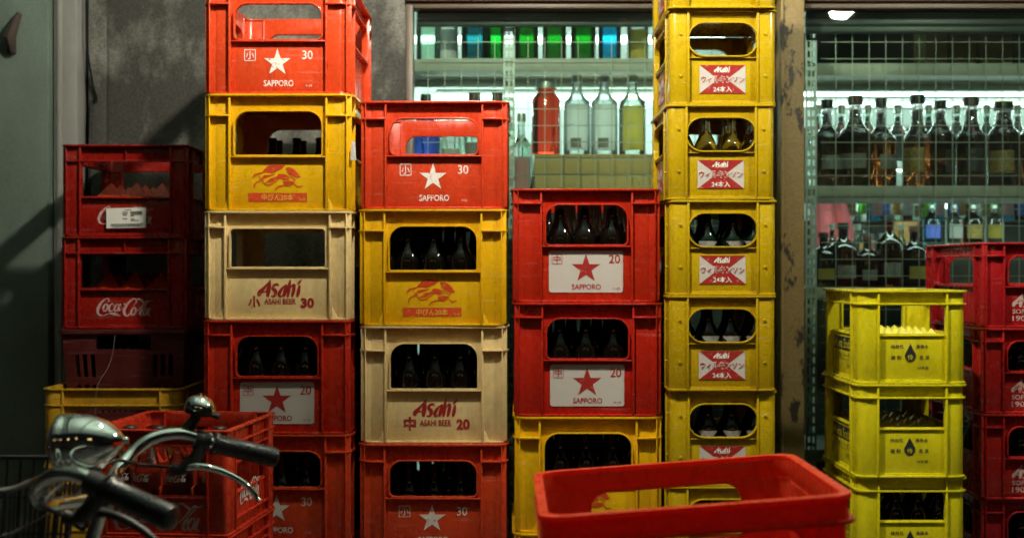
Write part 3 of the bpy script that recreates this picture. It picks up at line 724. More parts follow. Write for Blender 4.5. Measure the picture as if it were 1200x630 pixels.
shelving(-.42, XL1 + .02, (X(590, 3.945), .70), (.75, 1.532, TOP), 'grey slotted metal shelving behind the left window')
shelving(XR0 + .02, 2.45, (X(944, 3.945), 1.75, 2.40), (.75, LOW, SH, TOP - .012), 'grey slotted metal shelving behind the right window')
def mesh_panel(x0, x1, z0, z1, y, label, dx=0):
    m = MB(); x = x0 + dx
    while x < x1: m.box(x - .0010, x + .0010, y, y + .0020, z0, z1); x += .0505
    z = z0 + .02
    while z < z1: m.box(x0, x1, y + .0021, y + .0041, z - .0010, z + .0010); z += .0505
    tag(m.build('wire_mesh_panel', 'wire', smooth=0), label, 'wire mesh')
mesh_panel(XL0 + .02, XL1 - .02, .35, 2.0, 3.925, 'square wire mesh behind the glass of the left window', .02)
mesh_panel(XR0 + .085, 2.45, .35, Z(40, 3.93), 3.925, 'square wire mesh behind the glass of the right window', .045)
m = MB(); m.box(XR0 + .03, 2.45, 4.36, 4.38, TOP + .012, 2.7); tag(m.build('back_board', 'dark_panel', smooth=0), 'dark board closing the top shelf of the right window', 'board')

m = MB(); m.box(XL0 + .03, XL1 - .03, 4.36, 4.38, 0, 1.50); tag(m.build('back_board', 'dark_panel', smooth=0), 'dark board closing the lower shelves of the left window', 'board')
m = MB(); m.box(XR0 + .03, 2.45, 4.362, 4.38, 0, LOW - .02); tag(m.build('back_board', 'dark_panel', smooth=0), 'dark board closing the lowest shelves of the right window', 'board')
# bottles in the shop
def bottle(name, x, y, z, h, r, body, label, cap='cap_black', lab=None, lz=(.15, .5), neck=.32, shoulder=.62, cat='bottle', group=None, cap_h=.10, square=False, rz=None, two=False, lw=48):
    t = thing(name, label, cat, (x, y, z), random.uniform(-.3, .3) if rz is None else rz, group)
    nr = r * neck; n = 4 if square else 20
    pts = [(r * .88, 0.0005), (r, h * .02), (r, h * shoulder), (r * .93, h * (shoulder + .04)), (r * .62, h * (shoulder + .10)), (nr * 1.15, h * (shoulder + .16)), (nr, h * (shoulder + .20)), (nr, h * (1 - cap_h))]
    m = MB()
    if square:
        rows = [(q[0] * .98, q[1]) for q in pts]
        loops = []
        for q, zz in rows: loops.append([(*p, zz) for p in rrect(-q, q, -q, q, q * .28, n=3)])
        k = len(loops[0]); vs = [p for L in loops for p in L]
        m.add(vs, [(i * k + j, i * k + (j + 1) % k, (i + 1) * k + (j + 1) % k, (i + 1) * k + j) for i in range(len(loops) - 1) for j in range(k)] + [tuple(range(k))[::-1], tuple((len(loops) - 1) * k + j for j in range(k))])
    else: m.lathe(pts, n)
    if two:
        m = MB(); m.lathe(pts[:3] + [(r * .975, h * (shoulder + .02))], n); m.build('filled_body', body, t, smooth=50)
        m = MB(); m.lathe([(r * .97, h * (shoulder + .0215))] + pts[3:], n); m.build('neck', 'g_neck', t, smooth=50)
    else: m.build('glass', body, t, smooth=50)
    if cap:
        m = MB(); m.lathe([(nr * 1.18, h * (1 - cap_h) + .0006), (nr * 1.2, h * (1 - cap_h * .5)), (nr * 1.15, h)], 16); m.build('cap', cap, t, smooth=50)
    if lab:
        m = MB(); z0, z1 = h * lz[0], h * lz[1]
        if square: m.box(-r * .8, r * .8, -r - .0012, -r - .0002, z0, z1)
        else:
            rr_ = r + .0008; k = 13; an = [R(-90 - lw + 2 * lw * i / (k - 1)) for i in range(k)]
            m.add([(rr_ * math.cos(a), rr_ * math.sin(a), zz) for zz in (z0, z1) for a in an], [(i, i + 1, i + 1 + k, i + k) for i in range(k - 1)])
        m.build('label', lab, t, smooth=60)
    return t
GW = 'bottles on the shelves behind the windows'
yb = 4.04
def pxr(w_, Y): return w_ / 1520 * Y / 2
# left window, cardboard box and bottles on it
bx = thing('cardboard_box', 'olive cardboard box carrying the red and white bottles', 'box', (.365, 4.10, 1.532))
m = MB(); m.box(-.295, .36, -.10, .10, 0, .060); m.box(-.295, .36, -.10, .10, .0615, .1215); m.build('carton', 'card', bx, bevel=.002)
m = MB(); m.box(-.297, .362, -.1015, .1015, .056, .064); m.build('tape', 'card', bx)
zb = 1.532 + .1215
bottle('drink_bottle', X(640, yb), yb, zb, .235, .045, 'g_red', 'bright red drink bottle with greenish cap on the cardboard box', 'cap_silver', None, neck=.62, shoulder=.72, group=GW, cap_h=.13, rz=0)
bottle('spirit_bottle', X(676, yb), yb, zb, .25, .042, 'g_frost', 'frosted bottle with white label right beside the red drink bottle', 'cap_silver', 'lab_white', (.05, .62), .34, .62, group=GW, rz=0)
bottle('spirit_bottle', X(708, yb), yb, zb, .25, .042, 'g_frost', 'frosted white label bottle between another frosted one and the olive label', 'cap_silver', 'lab_white', (.05, .62), .34, .62, group=GW, rz=0)
bottle('spirit_bottle', X(741, yb), yb, zb, .25, .042, 't_clear', 'clear bottle with an olive label on the cardboard box', 'cap_silver', 'lab_olive', (.05, .60), .34, .62, group=GW, rz=0)
bottle('spirit_bottle', X(611, yb), yb, 1.533, .25, .036, 'clear', 'clear bottle with pink label left of the cardboard box', 'cap_silver', 'lab_pink', (.05, .45), .34, .55, group=GW, rz=0)
bottle('spirit_bottle', X(499, yb), yb, 1.533, .31, .044, 'g_blue', 'deep blue bottle at the left edge of the left window', 'cap_black', None, group=GW, shoulder=.66)
bottle('spirit_bottle', X(528, yb), yb + .02, 1.533, .28, .036, 'clear', 'slim clear bottle right beside the deep blue bottle', 'cap_black', 'lab_white', group=GW)
bottle('spirit_bottle', X(556, yb), yb, 1.533, .315, .036, 'g_pale', 'pale bottle with brown cap second from the slotted upright', 'cap_brown', 'lab_grey', group=GW, neck=.45)
bottle('spirit_bottle', X(583, yb), yb, 1.533, .315, .034, 'g_pale', 'pale bottle with brown cap next to the slotted upright', 'cap_brown', 'lab_white', group=GW, neck=.45)
for k, (px_, mt, r_, lab_, cp) in enumerate((
        (501, 't_pale', .036, 'pale green bottle base at the left end of the top shelf', None),
        (524, 't_clear', .034, 'clear bottle base beside the pale green one on top shelf', 'lab_white'),
        (556, 't_teal', .042, 'dark teal squat bottle on the top left shelf', None),
        (581, 't_green', .026, 'glowing green slim bottle beside the slotted upright up top', None),
        (617, 't_deep', .038, 'dark green bottle base just right of the slotted upright', None),
        (650, 't_deep', .038, 'middle dark green bottle base on the top left shelf', None),
        (684, 't_deep', .040, 'dark green bottle base nearest the bright blue one', None),
        (715, 't_cyan', .036, 'bright cyan blue bottle on the top left shelf', None),
        (748, 't_clear', .034, 'clear bottle with yellow label at right end of top shelf', 'lab_olive'))):
    bottle('spirit_bottle', X(px_, yb), yb + .02, TOP + .0015, .42, r_, mt, lab_, 'cap_black', cp, (.02, .25), group=GW, shoulder=.74)
for o_ in [o for o in bpy.data.objects if o.get('label', '').startswith('frosted')]:
    m = MB(); rr_ = .0432; k = 6; an = [R(-90 - 30 + 44 * i / (k - 1)) for i in range(k)]
    m.add([(rr_ * math.cos(a), rr_ * math.sin(a), zz) for zz in (.020, .050) for a in an], [(i, i + 1, i + 1 + k, i + k) for i in range(k - 1)]); m.build('label_block', 'lab_grey', o_)
# right window, whisky row
for k, (px_, r_, mt, lb, lab_) in enumerate((
        (969, .046, 'g_dark', 'lab_grey', 'dark whisky bottle with grey label nearest the peeling column'),
        (1000, .050, 'g_dark', 'lab_grey', 'wide whisky bottle with broad grey label, second from the column'),
        (1034, .047, 'g_amber', 'lab_grey', 'reddish whisky bottle with small pale label, third from the column'),
        (1072, .046, 'g_amber', 'lab_gold', 'amber whisky bottle with golden label on the middle shelf'),
        (1104, .045, 'g_dark', 'lab_black', 'black label whisky bottle right of the golden labelled one'),
        (1137, .046, 'g_dark', 'lab_black', 'black whisky bottle with yellowish shoulder beside the black label one'),
        (1176, .050, 'g_dark', 'lab_gold', 'broad dark whisky bottle with gold label near right edge'),
        (1212, .046, 'g_dark', 'lab_grey', 'dark whisky bottle cut by the right picture edge'))):
    bottle('whisky_bottle', X(px_, yb) + (0, .006, -.004, .008, -.006, .003, 0, 0)[k], yb, SH + .0015, (.272, .285, .276, .288, .27, .282, .265, .28)[k], r_, mt, lab_, ('cap_black', 'cap_brown', 'cap_black', 'cap_black', 'cap_black', 'cap_brown', 'cap_black', 'cap_black')[k], lb, (.20, .36) if k < 3 else (.16, .42), (.36, .40, .33, .42, .36, .45, .5, .36)[k], (.54, .56, .52, .50, .58, .54, .60, .56)[k], group=GW, rz=(.3, -.4, .5, -.7, .9, .2, -.5, 0)[k], two=True)
for k, px_ in enumerate((958, 986, 1017, 1052, 1088, 1121, 1156, 1192)):
    bottle('clear_bottle', X(px_, 4.19), 4.19, SH + .0015, .275, .036, 'clear' if k % 2 else 'g_pale', 'clear glass bottle in the back row behind the whisky bottles', 'cap_silver', None, group='clear bottles behind the whisky')
for px_, hh, r_, mt, lb, cp, lab_ in (
        (965, .17, .045, 'g_dark', 'lab_olive', 'cap_black', 'squat dark bottle with black cap below the pink cloth'),
        (988, .20, .050, 'g_dark', 'lab_grey', 'cap_black', 'round dark flask with grey label under the whisky shelf'),
        (1016, .16, .040, 'g_dark', 'lab_grey', 'cap_brown', 'short dark bottle with brown cap left of the amber decanter'),
        (1042, .225, .046, 'g_amber', 'lab_grey', 'cap_black', 'amber decanter with long neck on the low right shelf'),
        (1071, .19, .044, 'g_dark', 'lab_olive', 'cap_brown', 'dark bottle right of the amber decanter')):
    bottle('spirit_bottle', X(px_, yb), yb, LOW + .0015, hh, r_, mt, lab_, cp, lb, (.14, .34), .30, .58, group=GW, rz=0, lw=34)
m = MB(); m.box(-.035, .035, -.03, .03, 0, .21); m.box(-.032, .032, -.0312, -.0302, .03, .18)
tag(m.build('gift_box', 'lab_orange', loc=(X(1060, 4.2), 4.2, LOW + .0005), bevel=.001), 'cream orange gift box behind the amber decanter', 'box')
m = MB(); m.box(-.30, .25, -.10, .08, 0, .135); tag(m.build('storage_bin', 'counter', loc=(1.50, 4.14, LOW + .0005), bevel=.006), 'long dark bin behind the right red crates', 'bin')
for k, (px_, mt, r_) in enumerate(((1092, 'g_cyan', .03), (1118, 'g_pale', .028), (1140, 'g_amber', .032), (1165, 'clear', .03))):
    bottle('small_bottle', X(px_, 4.14), 4.14, LOW + .1365, .125, r_, mt, ['small cyan bottle on the dark bin', 'small pale bottle on the dark bin', 'small amber bottle on the dark bin', 'small clear bottle on the dark bin'][k], 'cap_silver', ['lab_blue', 'lab_white', 'lab_gold', 'lab_olive'][k], group=GW)
for k, (px_, w_, h_) in enumerate(((1090, .07, .14), (1122, .08, .12), (1160, .10, .13))):
    m = MB(); m.box(-w_ / 2, w_ / 2, -.06, .06, 0, h_); m.box(-w_ / 2 - .001, w_ / 2 + .001, -.012, .012, h_ * .98, h_ + .001)
    tag(m.build('carton', 'card', loc=(X(px_, 4.18), 4.18, TOP - .0115), bevel=.002), ['brown carton standing leftmost on the dark top right shelf', 'middle brown carton on the dark top right shelf', 'widest brown carton on the dark top right shelf'][k], 'box')
for px_, w_, h_, mt, lb in ((1020, .075, .15, 'lab_pink', 'pink card box behind the short dark bottle'), (996, .05, .11, 'lab_orange', 'orange box behind the round dark flask'), (1078, .05, .17, 'lab_magenta', 'magenta box right of the cream orange gift box')):
    m = MB(); m.box(-w_ / 2, w_ / 2, -.02, .02, 0, h_); m.box(-w_ * .4, w_ * .4, -.0212, -.0202, h_ * .3, h_ * .6)
    tag(m.build('gift_box', mt, loc=(X(px_, 4.235), 4.235, LOW + .0005), bevel=.001), lb, 'box', 'boxes on the low right shelf')
for i, (px_, hh, mt, lb) in enumerate(((975, .20, 'g_amber', 'lab_pink'), (1012, .23, 't_clear', 'lab_orange'), (1034, .17, 'g_red', 'lab_white'), (1056, .20, 't_pale', 'lab_magenta'), (1068, .15, 'g_red', 'lab_white'))):
    bottle('small_bottle', X(px_, 4.13), 4.13, LOW + .0015, hh, .024, mt, ('slim amber bottle with pink label behind the low front row', 'slim clear bottle with orange label behind the low front row', 'slim red bottle just left of the amber decanter', 'slim pale bottle with magenta label right of the decanter', 'slim red bottle farthest right in the low back row')[i], 'cap_silver', lb, (.15, .6), group=GW)
for i, (px_, hh) in enumerate(((512, .25), (542, .22), (570, .27), (600, .24), (626, .21))):
    bottle('clear_bottle', X(px_, 4.2), 4.2, 1.5335, hh, .03, ('t_clear', 't_pale')[i % 2], 'pale glass bottle in the back row of the middle left shelf', 'cap_silver', 'lab_white', (.1, .5), group='back row bottles in the left window')
k = 0
for px_, hh, r_, mt, lb, cp, lab_ in (
        (962, .13, .034, 'g_amber', 'lab_pink', 'cap_brown', 'small amber bottle with pink label behind the squat dark bottle'),
        (1005, .20, .030, 't_pale', 'lab_white', 'cap_silver', 'tall pale bottle with white label behind the round flask'),
        (1022, .19, .036, 't_clear', 'lab_pink', 'cap_black', 'clear bottle with large pink label left of the decanter'),
        (1083, .21, .030, 't_teal', 'lab_olive', 'cap_black', 'teal bottle with yellow label right of the gift box')):
    bottle('spirit_bottle', X(px_, 4.18), 4.18, LOW + .0015, hh, r_, mt, lab_, cp, lb, (.2, .6), .34, .6, group=GW, rz=0)
cs = ['g_amber', 't_clear', 't_green', 't_cyan', 'g_dark', 't_pale']; ls = ['lab_white', 'lab_orange', 'lab_blue', 'lab_pink', 'lab_olive', 'lab_gold']
for i, px_ in enumerate(range(985, 1200, 13)):
    Y = 5.36 + (i % 3) * .05
    bottle('small_bottle', X(px_ + random.uniform(-3, 3), Y), Y, Z(258, 5.3), random.uniform(.10, .17), random.uniform(.022, .034), cs[i % 6], 'small blurred bottle standing on the counter deep in the shop', 'cap_silver' if i % 2 else 'cap_black', ls[(i * 5) % 6], (.15, .6), group='small bottles on the deep counter')
# deep in the shop
m = MB(); m.box(.9, 3.2, 5.3, 5.7, 0, Z(262, 5.3)); m.box(.88, 3.22, 5.28, 5.72, Z(262, 5.3), Z(258, 5.3)); m.box(.9, 3.2, 5.62, 5.7, Z(232, 5.65), Z(150, 5.65)); m.box(.9, .95, 5.62, 5.7, Z(258, 5.3), Z(150, 5.65)); tag(m.build('shop_counter', 'counter', bevel=.005), 'dark counter deep inside the shop on the right', 'counter')
for px0, px1, mt, lb in ((952, 978, 'lab_orange', 'orange card on the back wall above the whisky bottles'), (1068, 1104, 'lab_blue', 'blue card on the back wall above the whisky bottles'), (1105, 1129, 'lab_magenta', 'magenta card on the back wall above the whisky bottles'), (1130, 1151, 'lab_green', 'green card on the back wall above the whisky bottles'), (1166, 1200, 'lab_orange', 'orange card at the right end of the back wall')):
    m = MB(); Y = 6.35; m.box(X(px0, Y), X(px1, Y), Y, Y + .02, Z(121, Y), Z(97, Y)); tag(m.build('hanging_card', mt), lb, 'card')
m = MB(); pk = [(952, 232), (990, 232), (1004, 262), (1016, 300), (985, 300), (950, 290)]
f5 = lambda u, v, w_: (X(u, 4.75), 4.75 + w_ + .02 * math.sin(u * .35), Z(v, 4.75))
pts = [(950 + i * 4.5, 228) for i in range(10)]; bot = [(950 + i * 7.2, 318 - (i % 2) * 3) for i in range(10)]
k = 10; m.add([(*p, 0) for p in pts] + [(*p, 0) for p in bot] + [(*p, .012) for p in pts] + [(*p, .012) for p in bot], [(i, i + 1, i + 1 + k, i + k) for i in range(9)] + [(i + 2 * k, i + 3 * k, i + 1 + 3 * k, i + 1 + 2 * k) for i in range(9)] + [(0, k, 3 * k, 2 * k), (k - 1, 3 * k - 1, 4 * k - 1, 2 * k - 1)] + [(i, i + 2 * k, i + 1 + 2 * k, i + 1) for i in range(9)], f5)
tag(m.build('hanging_cloth', 'pink', smooth=60), 'pink cloth hanging behind the low right shelf', 'cloth')

# ------------------------------------------------------------------ crate stacks
def pallet(x, y, w_, d_, h_, label):
    m = MB(); n_ = 5; bw = w_ / n_
    for i in range(n_): m.box(-w_ / 2 + i * bw + .004, -w_ / 2 + (i + 1) * bw - .004, -d_ / 2, d_ / 2, max(h_ - .018, h_ * .5), h_)
    for yy in (-d_ / 2 + .03, 0, d_ / 2 - .03): m.box(-w_ / 2, w_ / 2, yy - .03, yy + .03, 0, max(h_ - .018, h_ * .5) - .0002)
    tag(m.build('wooden_pallet', 'wood', loc=(x, y, 0), bevel=.002), label, 'pallet', 'pallets under the crate stacks')
def jit(): return random.uniform(-.0025, .0025)
def stack(x, yfront, D, ztop, items, hidden, W, group, lab_p, jx=1):
    z = ztop; pos = []
    for key, label in items:
        z -= HT[key]; pos.append((place(key, x + jit() * jx, yfront + D / 2 + random.uniform(-.007, .007), z + .0001, label, group, rz=random.uniform(-.009, .009)), z))
    for key, label in hidden:
        z -= HT[key]; place(key, x, yfront + D / 2, z + .0001, label, group)
    pallet(x, yfront + D / 2, W, D, z, lab_p)
    return pos
xB = X(326, 3.1); xC = X(508, 3.1); xD = X(689, 3.1); xE = X(846.5, 3.05); xF = X(1071, 3.05); xG = 1.14 + .18
stB = stack(xB, 3.1, .44, 1.718 + .259, [
    ('star30', 'bright orange red crate with white star, topmost of the tallest left stack'),
    ('beast20', 'bright yellow beast emblem crate directly under the topmost orange red crate'),
    ('cream30', 'empty cream crate with red lettering and number 30'),
    ('star20', 'red crate with white star label standing below the cream 30 crate'),
    ('star30', 'dim red crate mostly hidden behind the cola crate and bicycle grip')],
    [('star20', 'red crate out of view near the base of the tall left stack'), ('star20', 'lowest red crate on the pallet of the tall left stack')], .363, 'second stack of crates from the left', 'pallet under the tall left stack')
stC = stack(xC, 3.1, .44, 1.702, [
    ('star30', 'bright red empty crate with white star in front of the window edge'),
    ('beast20', 'yellow beast emblem crate full of dark bottles above a cream crate'),
    ('cream20', 'cream crate with red lettering and number 20 holding dark bottles'),
    ('star30', 'shadowed red crate with pale star below the cream 20 crate')],
    [('star20', 'red crate out of view near the base of the middle left stack'), ('star20', 'lowest red crate on the pallet of the middle left stack')], .363, 'third stack of crates from the left', 'pallet under the middle left stack')
stD = stack(xD, 3.1, .44, 1.492, [
    ('star20', 'red crate with white star label, topmost of the central stack'),
    ('star20', 'red white label crate between another such crate and a yellow one'),
    ('beast20', 'yellow crate partly hidden by the red crate on the bicycle')],
    [('beast20', 'yellow crate out of view near the base of the central stack'), ('beast20', 'lowest yellow crate on the pallet of the central stack')], .36, 'central stack of crates', 'pallet under the central stack')
stE = stack(xE, 3.05, .39, .5636 + 7 * .2247, [
    ('soda24', 'yellow soda crate at the very top, cut by the upper picture edge'),
    ('soda24', 'empty yellow soda crate, second from top of the tallest yellow stack'),
    ('soda24', 'yellow soda crate holding clear bottles, third from the stack top'),
    ('soda24', 'yellow soda crate with green bottles at the height of the red stack top'),
    ('soda24', 'yellow soda crate with dark bottles, beside the second red label crate'),
    ('soda24', 'yellow soda crate partly behind the far rim of the bicycle crate'),
    ('soda24', 'yellow soda crate mostly hidden by the bicycle crate')],
    [('soda24', 'yellow soda crate out of view near the tall yellow stack base'), ('soda24', 'lowest yellow soda crate on its pallet')], .259, 'tall stack of yellow soda crates', 'pallet under the tall yellow stack')
stF = stack(xF, 3.05, .37, 1.25, [
    ('lemon', 'lemon yellow crate with open top, topmost of the lemon stack'),
    ('lemon', 'middle lemon yellow crate with pointed dividers showing in its opening'),
    ('lemon', 'lower lemon yellow crate cut by the bottom picture edge')],
    [('lemon', 'lemon crate out of view near the lemon stack base'), ('lemon', 'lowest lemon crate on its pallet')], .268, 'stack of lemon yellow crates', 'pallet under the lemon stack')
stG = stack(xG, 3.15, .445, 1.365, [
    ('soft', 'dark red crate, topmost of the stack at the right edge'),
    ('soft', 'second dark red crate at the right edge, under the topmost one'),
    ('soft', 'third dark red crate at the right edge, beside the lower lemon crates'),
    ('soft', 'fourth dark red crate at the right edge, cut by the bottom edge')],
    [('soft', 'dark red crate out of view near the right stack base'), ('soft', 'lowest dark red crate on its pallet')], .36, 'stack of dark red crates at the right', 'pallet under the right red stack')
# far left stack
xA = X(145, 3.36)
stA = []
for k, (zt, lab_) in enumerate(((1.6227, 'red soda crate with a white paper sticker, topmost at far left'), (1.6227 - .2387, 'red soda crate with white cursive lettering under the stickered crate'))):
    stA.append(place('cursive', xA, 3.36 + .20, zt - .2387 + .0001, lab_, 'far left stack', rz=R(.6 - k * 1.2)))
tagm = MB(); tagm.box(-.047, .056, -.0008, 0, 0, .052)
st = tagm.build('paper_sticker', 'paper', stA[0], loc=(-.002, -.1908, .022)); st.rotation_euler = (0, R(-1), 0)
f = lambda u, v, w_: (u, -.0012 - w_, v)
p = Print(f)
for v, u0, u1 in ((.0455, .0, .018), (.040, -.005, .010), (.036, -.006, .008), (.032, -.004, .006), (.023, -.005, .007), (.041, .016, .048), (.0375, .016, .047), (.034, .017, .048), (.0305, .016, .026), (.022, .018, .026), (.0185, .016, .036), (.009, -.035, .048), (.0062, -.035, .049), (.0034, -.03, .04)):
    u = u0
    while u < u1: wd = random.uniform(.0015, .004); p.rect(u, min(u + wd, u1), v, v + .0022); u += wd + .0008
p.build('small_print', 'black_ink', st)
# basket nested in the mustard crate
zM = .805
place('mustard', X(130, 3.25), 3.25 + .20, zM + .0001, 'mustard yellow crate holding the dark red basket at far left', 'far left stack')
for k in range(4): place('mustard', X(130, 3.25), 3.45, zM - .1957 * (k + 1) + .0001, 'mustard crate out of view below the basket crate at far left', 'far left stack')
pallet(X(130, 3.25), 3.45, .36, .40, zM - .1957 * 4, 'thin pallet under the far left stack')
bk = thing('plastic_basket', 'dark red slotted basket nested in the mustard yellow crate', 'basket', (xA, 3.55, zM + .0105))
m = MB(); bh = .329
def bwall(half_t, half_b, dt, db, face):
    def fn(u, v, w_):
        s_ = v / bh; hx = half_b + (half_t - half_b) * s_; hd = db + (dt - db) * s_
        return {'f': (u * hx, -hd - w_, v), 'b': (-u * hx, hd + w_, v), 'l': (-hx - w_, -u * hd, v), 'r': (hx + w_, u * hd, v)}[face]
    return fn
for face in 'fblr':
    holes = [rrect(-.45, .45, bh * .84, bh * .95, .004, n=2)]
    for sx in (-1, 1):
        for k in range(3):
            u = sx * (.52 + k * .13)
            for z0, z1 in ((.36, .56), (.62, .80)): holes.append([(u - .035, bh * z0), (u + .035, bh * z0), (u + .035, bh * z1), (u - .035, bh * z1)])
    for k in range(9): u = -.40 + k * .10; holes.append([(u - .022, bh * .34), (u + .022, bh * .34), (u + .022, bh * .46), (u - .022, bh * .46)])
    m.plate([(-1, 0), (1, 0), (1, bh), (-1, bh)], holes, -.0025, 0, bwall(.160, .140, .195, .165, face))
m.box(-.139, .139, -.164, .164, .0002, .005)
m.loopring(rrect(-.170, .170, -.203, .203, .02), rrect(-.157, .157, -.192, .192, .012), bh - .012, bh, None)
m.build('body', 'dark_red', bk, bevel=.0008)
m = MB(); m.tube(smooth_path([(xA - .02, 3.352, 1.14), (xA - .021, 3.338, 1.09), (xA - .030, 3.330, 1.05), (xA - .031, 3.238, 1.003), (xA - .033, 3.236, .93)], 6), .0006, 5)
tag(m.build('white_string', 'lab_grey'), 'thin white string hanging down the dark red basket', 'string')
m = MB(); m.add([(0, 0, 0), (.004, 0, -.045), (-.012, -.004, -.043), (-.003, 0, .0)], [(0, 1, 2, 3)]); m.box(-.006, .004, -.0006, .0, -.045, 0)
pt = MB(); pt.add([(-.004, 0, 0), (.004, 0, 0), (.006, .004, -.045), (-.008, .006, -.043), (-.004, .0006, 0), (.004, .0006, 0), (.006, .0046, -.045), (-.008, .0066, -.043)], [(0, 1, 2, 3), (7, 6, 5, 4), (0, 4, 5, 1), (1, 5, 6, 2), (2, 6, 7, 3), (3, 7, 4, 0)])
pt.build('paper_tag', 'paper', stB[1][0], loc=(.182, -.222, .165))

# front left cola crate, below it three more
yaw = R(-5.5)
fs = (X(268, 2.45) - .1425 * math.cos(yaw) + (-.165) * -math.sin(yaw) * -1, 2.45 + .165)
cx_, cy_ = X(268, 2.45) - (.1425 * math.cos(yaw) + .165 * math.sin(yaw)), 2.45 - (.1425 * math.sin(yaw) - .165 * math.cos(yaw))
zc = .995
front = []
for k, lab_ in enumerate(('red cola crate of glass bottles standing behind the bicycle handlebar', 'red cola crate under the one full of glass bottles', 'red cola crate out of view, third in the front left stack', 'lowest red cola crate in the front left stack')):
    zc -= .203; front.append(place('front_soda', cx_, cy_, zc + .0001, lab_, 'front left cola crates', yaw))
pallet(cx_, cy_, .285, .33, zc, 'pallet under the front left cola crates')

# ------------------------------------------------------------------ bottles inside the crates
def crate_bottle(h, r, material, lab=None, name='beer_bottle'):
    root = thing(name, None, None)
    m = MB(); pr_ = [(r * .85, .0003), (r, .006), (r, h * .56), (r * .97, h * .61), (r * .75, h * .69), (r * .5, h * .76), (r * .40, h * .83), (r * .37, h * .955), (r * .43, h * .96), (r * .43, h * .985), (r * .36, h)]
    m.lathe(pr_, 16); m.build('glass', material, root, smooth=50)
    if lab:
        m = MB(); rr_ = r + .0006; k = 11; an = [R(-90 - 55 + 110 * i / (k - 1)) for i in range(k)]
        z0 = [h * (.60 - .14 * (1 - abs(i - 5) / 5)) for i in range(k)]
        m.add([(rr_ * math.cos(a), rr_ * math.sin(a), z0[i]) for i, a in enumerate(an)] + [(rr_ * math.cos(a), rr_ * math.sin(a), h * .605) for a in an], [(i, i + 1, i + 1 + k, i + k) for i in range(k - 1)])
        m.build('label', lab, root, smooth=60)
    return root
BP = {'beer': [crate_bottle(.243, .0312, 'beer_glass'), 0], 'green': [crate_bottle(.195, .027, 'green_glass', 'lab_dim', 'soda_bottle'), 0], 'dark': [crate_bottle(.195, .027, 'beer_glass', 'lab_dim', 'soda_bottle'), 0],
      'clear': [crate_bottle(.195, .027, 'clear', None, 'soda_bottle'), 0], 'small': [crate_bottle(.19, .028, 'beer_glass', None, 'soda_bottle'), 0]}
def fill(crate, key, xs, ys, label, group, skip=()):
    for j, y in enumerate(ys):
        for i, x in enumerate(xs):
            if (i, j) in skip or (len(xs) == 5 and j % 2 and i == 4): continue
            if len(xs) == 5 and j % 2: x += (xs[1] - xs[0]) / 2
            e = BP[key]; o = e[0] if not e[1] else copy_tree(e[0]); e[1] = 1
            c = Matrix.Rotation(crate.rotation_euler.z, 3, 'Z') @ Vector((x + random.uniform(-.003, .003), y + random.uniform(-.003, .003), 0))
            o.location = crate.location + c + Vector((0, 0, .0102)); o.rotation_euler = (0, 0, random.uniform(-.5, .5) if key not in ('green', 'dark') else random.uniform(-.25, .25)); tag(o, label, 'bottle', group)
X4 = [-.126, -.063, 0, .063, .126]; Y2 = [-.155, -.091, -.027, .037]
fill(stC[1][0], 'beer', X4, Y2, 'dark beer bottle inside the yellow crate above the cream 20 crate', 'bottles in the yellow crate of the third stack')
fill(stC[2][0], 'beer', X4, Y2, 'dark beer bottle inside the cream crate with number 20', 'bottles in the cream 20 crate')
fill(stC[3][0], 'small', X4, Y2, 'dark small bottle inside the shadowed red crate under the cream one', 'bottles in the shadowed red crate')
fill(stD[0][0], 'beer', X4, Y2, 'dark beer bottle inside the topmost red crate of the central stack', 'bottles in the topmost central crate')
fill(stD[1][0], 'beer', X4, Y2, 'dark beer bottle inside the second red crate of the central stack', 'bottles in the second central crate')
fill(stD[2][0], 'beer', X4, Y2, 'dark beer bottle inside the yellow crate behind the bicycle crate', 'bottles in the central yellow crate')
fill(stB[3][0], 'beer', X4, Y2, 'dark beer bottle inside the red label crate under the cream 30 crate', 'bottles in the red label crate at left')
fill(stB[4][0], 'small', X4, Y2, 'dark small bottle inside the dim red crate at the bicycle grip', 'bottles in the dim red crate')
fill(stB[1][0], 'small', X4[1:], [.05, .12], 'small bottle at the back of the bright yellow crate on the left', 'bottles in the bright yellow crate')
X5 = [-.072, -.024, .024, .072]; X4s = [-.084, -.028, .028, .084]; Y2s = [-.145, -.087, -.03]
fill(stE[2][0], 'clear', X4s, Y2s[:2], 'clear soda bottle inside the third yellow soda crate from top', 'clear bottles in the yellow soda crate')
fill(stE[3][0], 'green', X4s, Y2s, 'green soda bottle with white label inside a yellow soda crate', 'green bottles in the yellow soda crate')
fill(stE[4][0], 'dark', X4s, Y2s[:2], 'dark soda bottle in the yellow crate below the green bottles', 'dark bottles in the fifth yellow soda crate')
fill(stE[5][0], 'dark', X4s, Y2s[:2], 'dark soda bottle in the yellow crate just above the bicycle crate rim', 'dark bottles in the sixth yellow soda crate')
fill(stE[6][0], 'dark', X4s, Y2s[:1], 'dark soda bottle in the yellow crate half hidden by the bicycle crate', 'dark bottles in the seventh yellow soda crate')
for k in (1, 2, 3): fill(stG[k][0], 'small', X4, Y2, ['', 'small dark bottle in the second red crate at the right edge', 'small dark bottle in the third red crate at the right edge', 'small dark bottle in the fourth red crate at the right edge'][k], 'bottles in the right red crate ' + ['', 'second from top', 'third from top', 'fourth from top'][k])
fill(stF[2][0], 'small', [-.08, -.027, .027, .08], [-.13, -.07], 'small dark bottle in the lower lemon crate', 'bottles in the lower lemon crate', ())
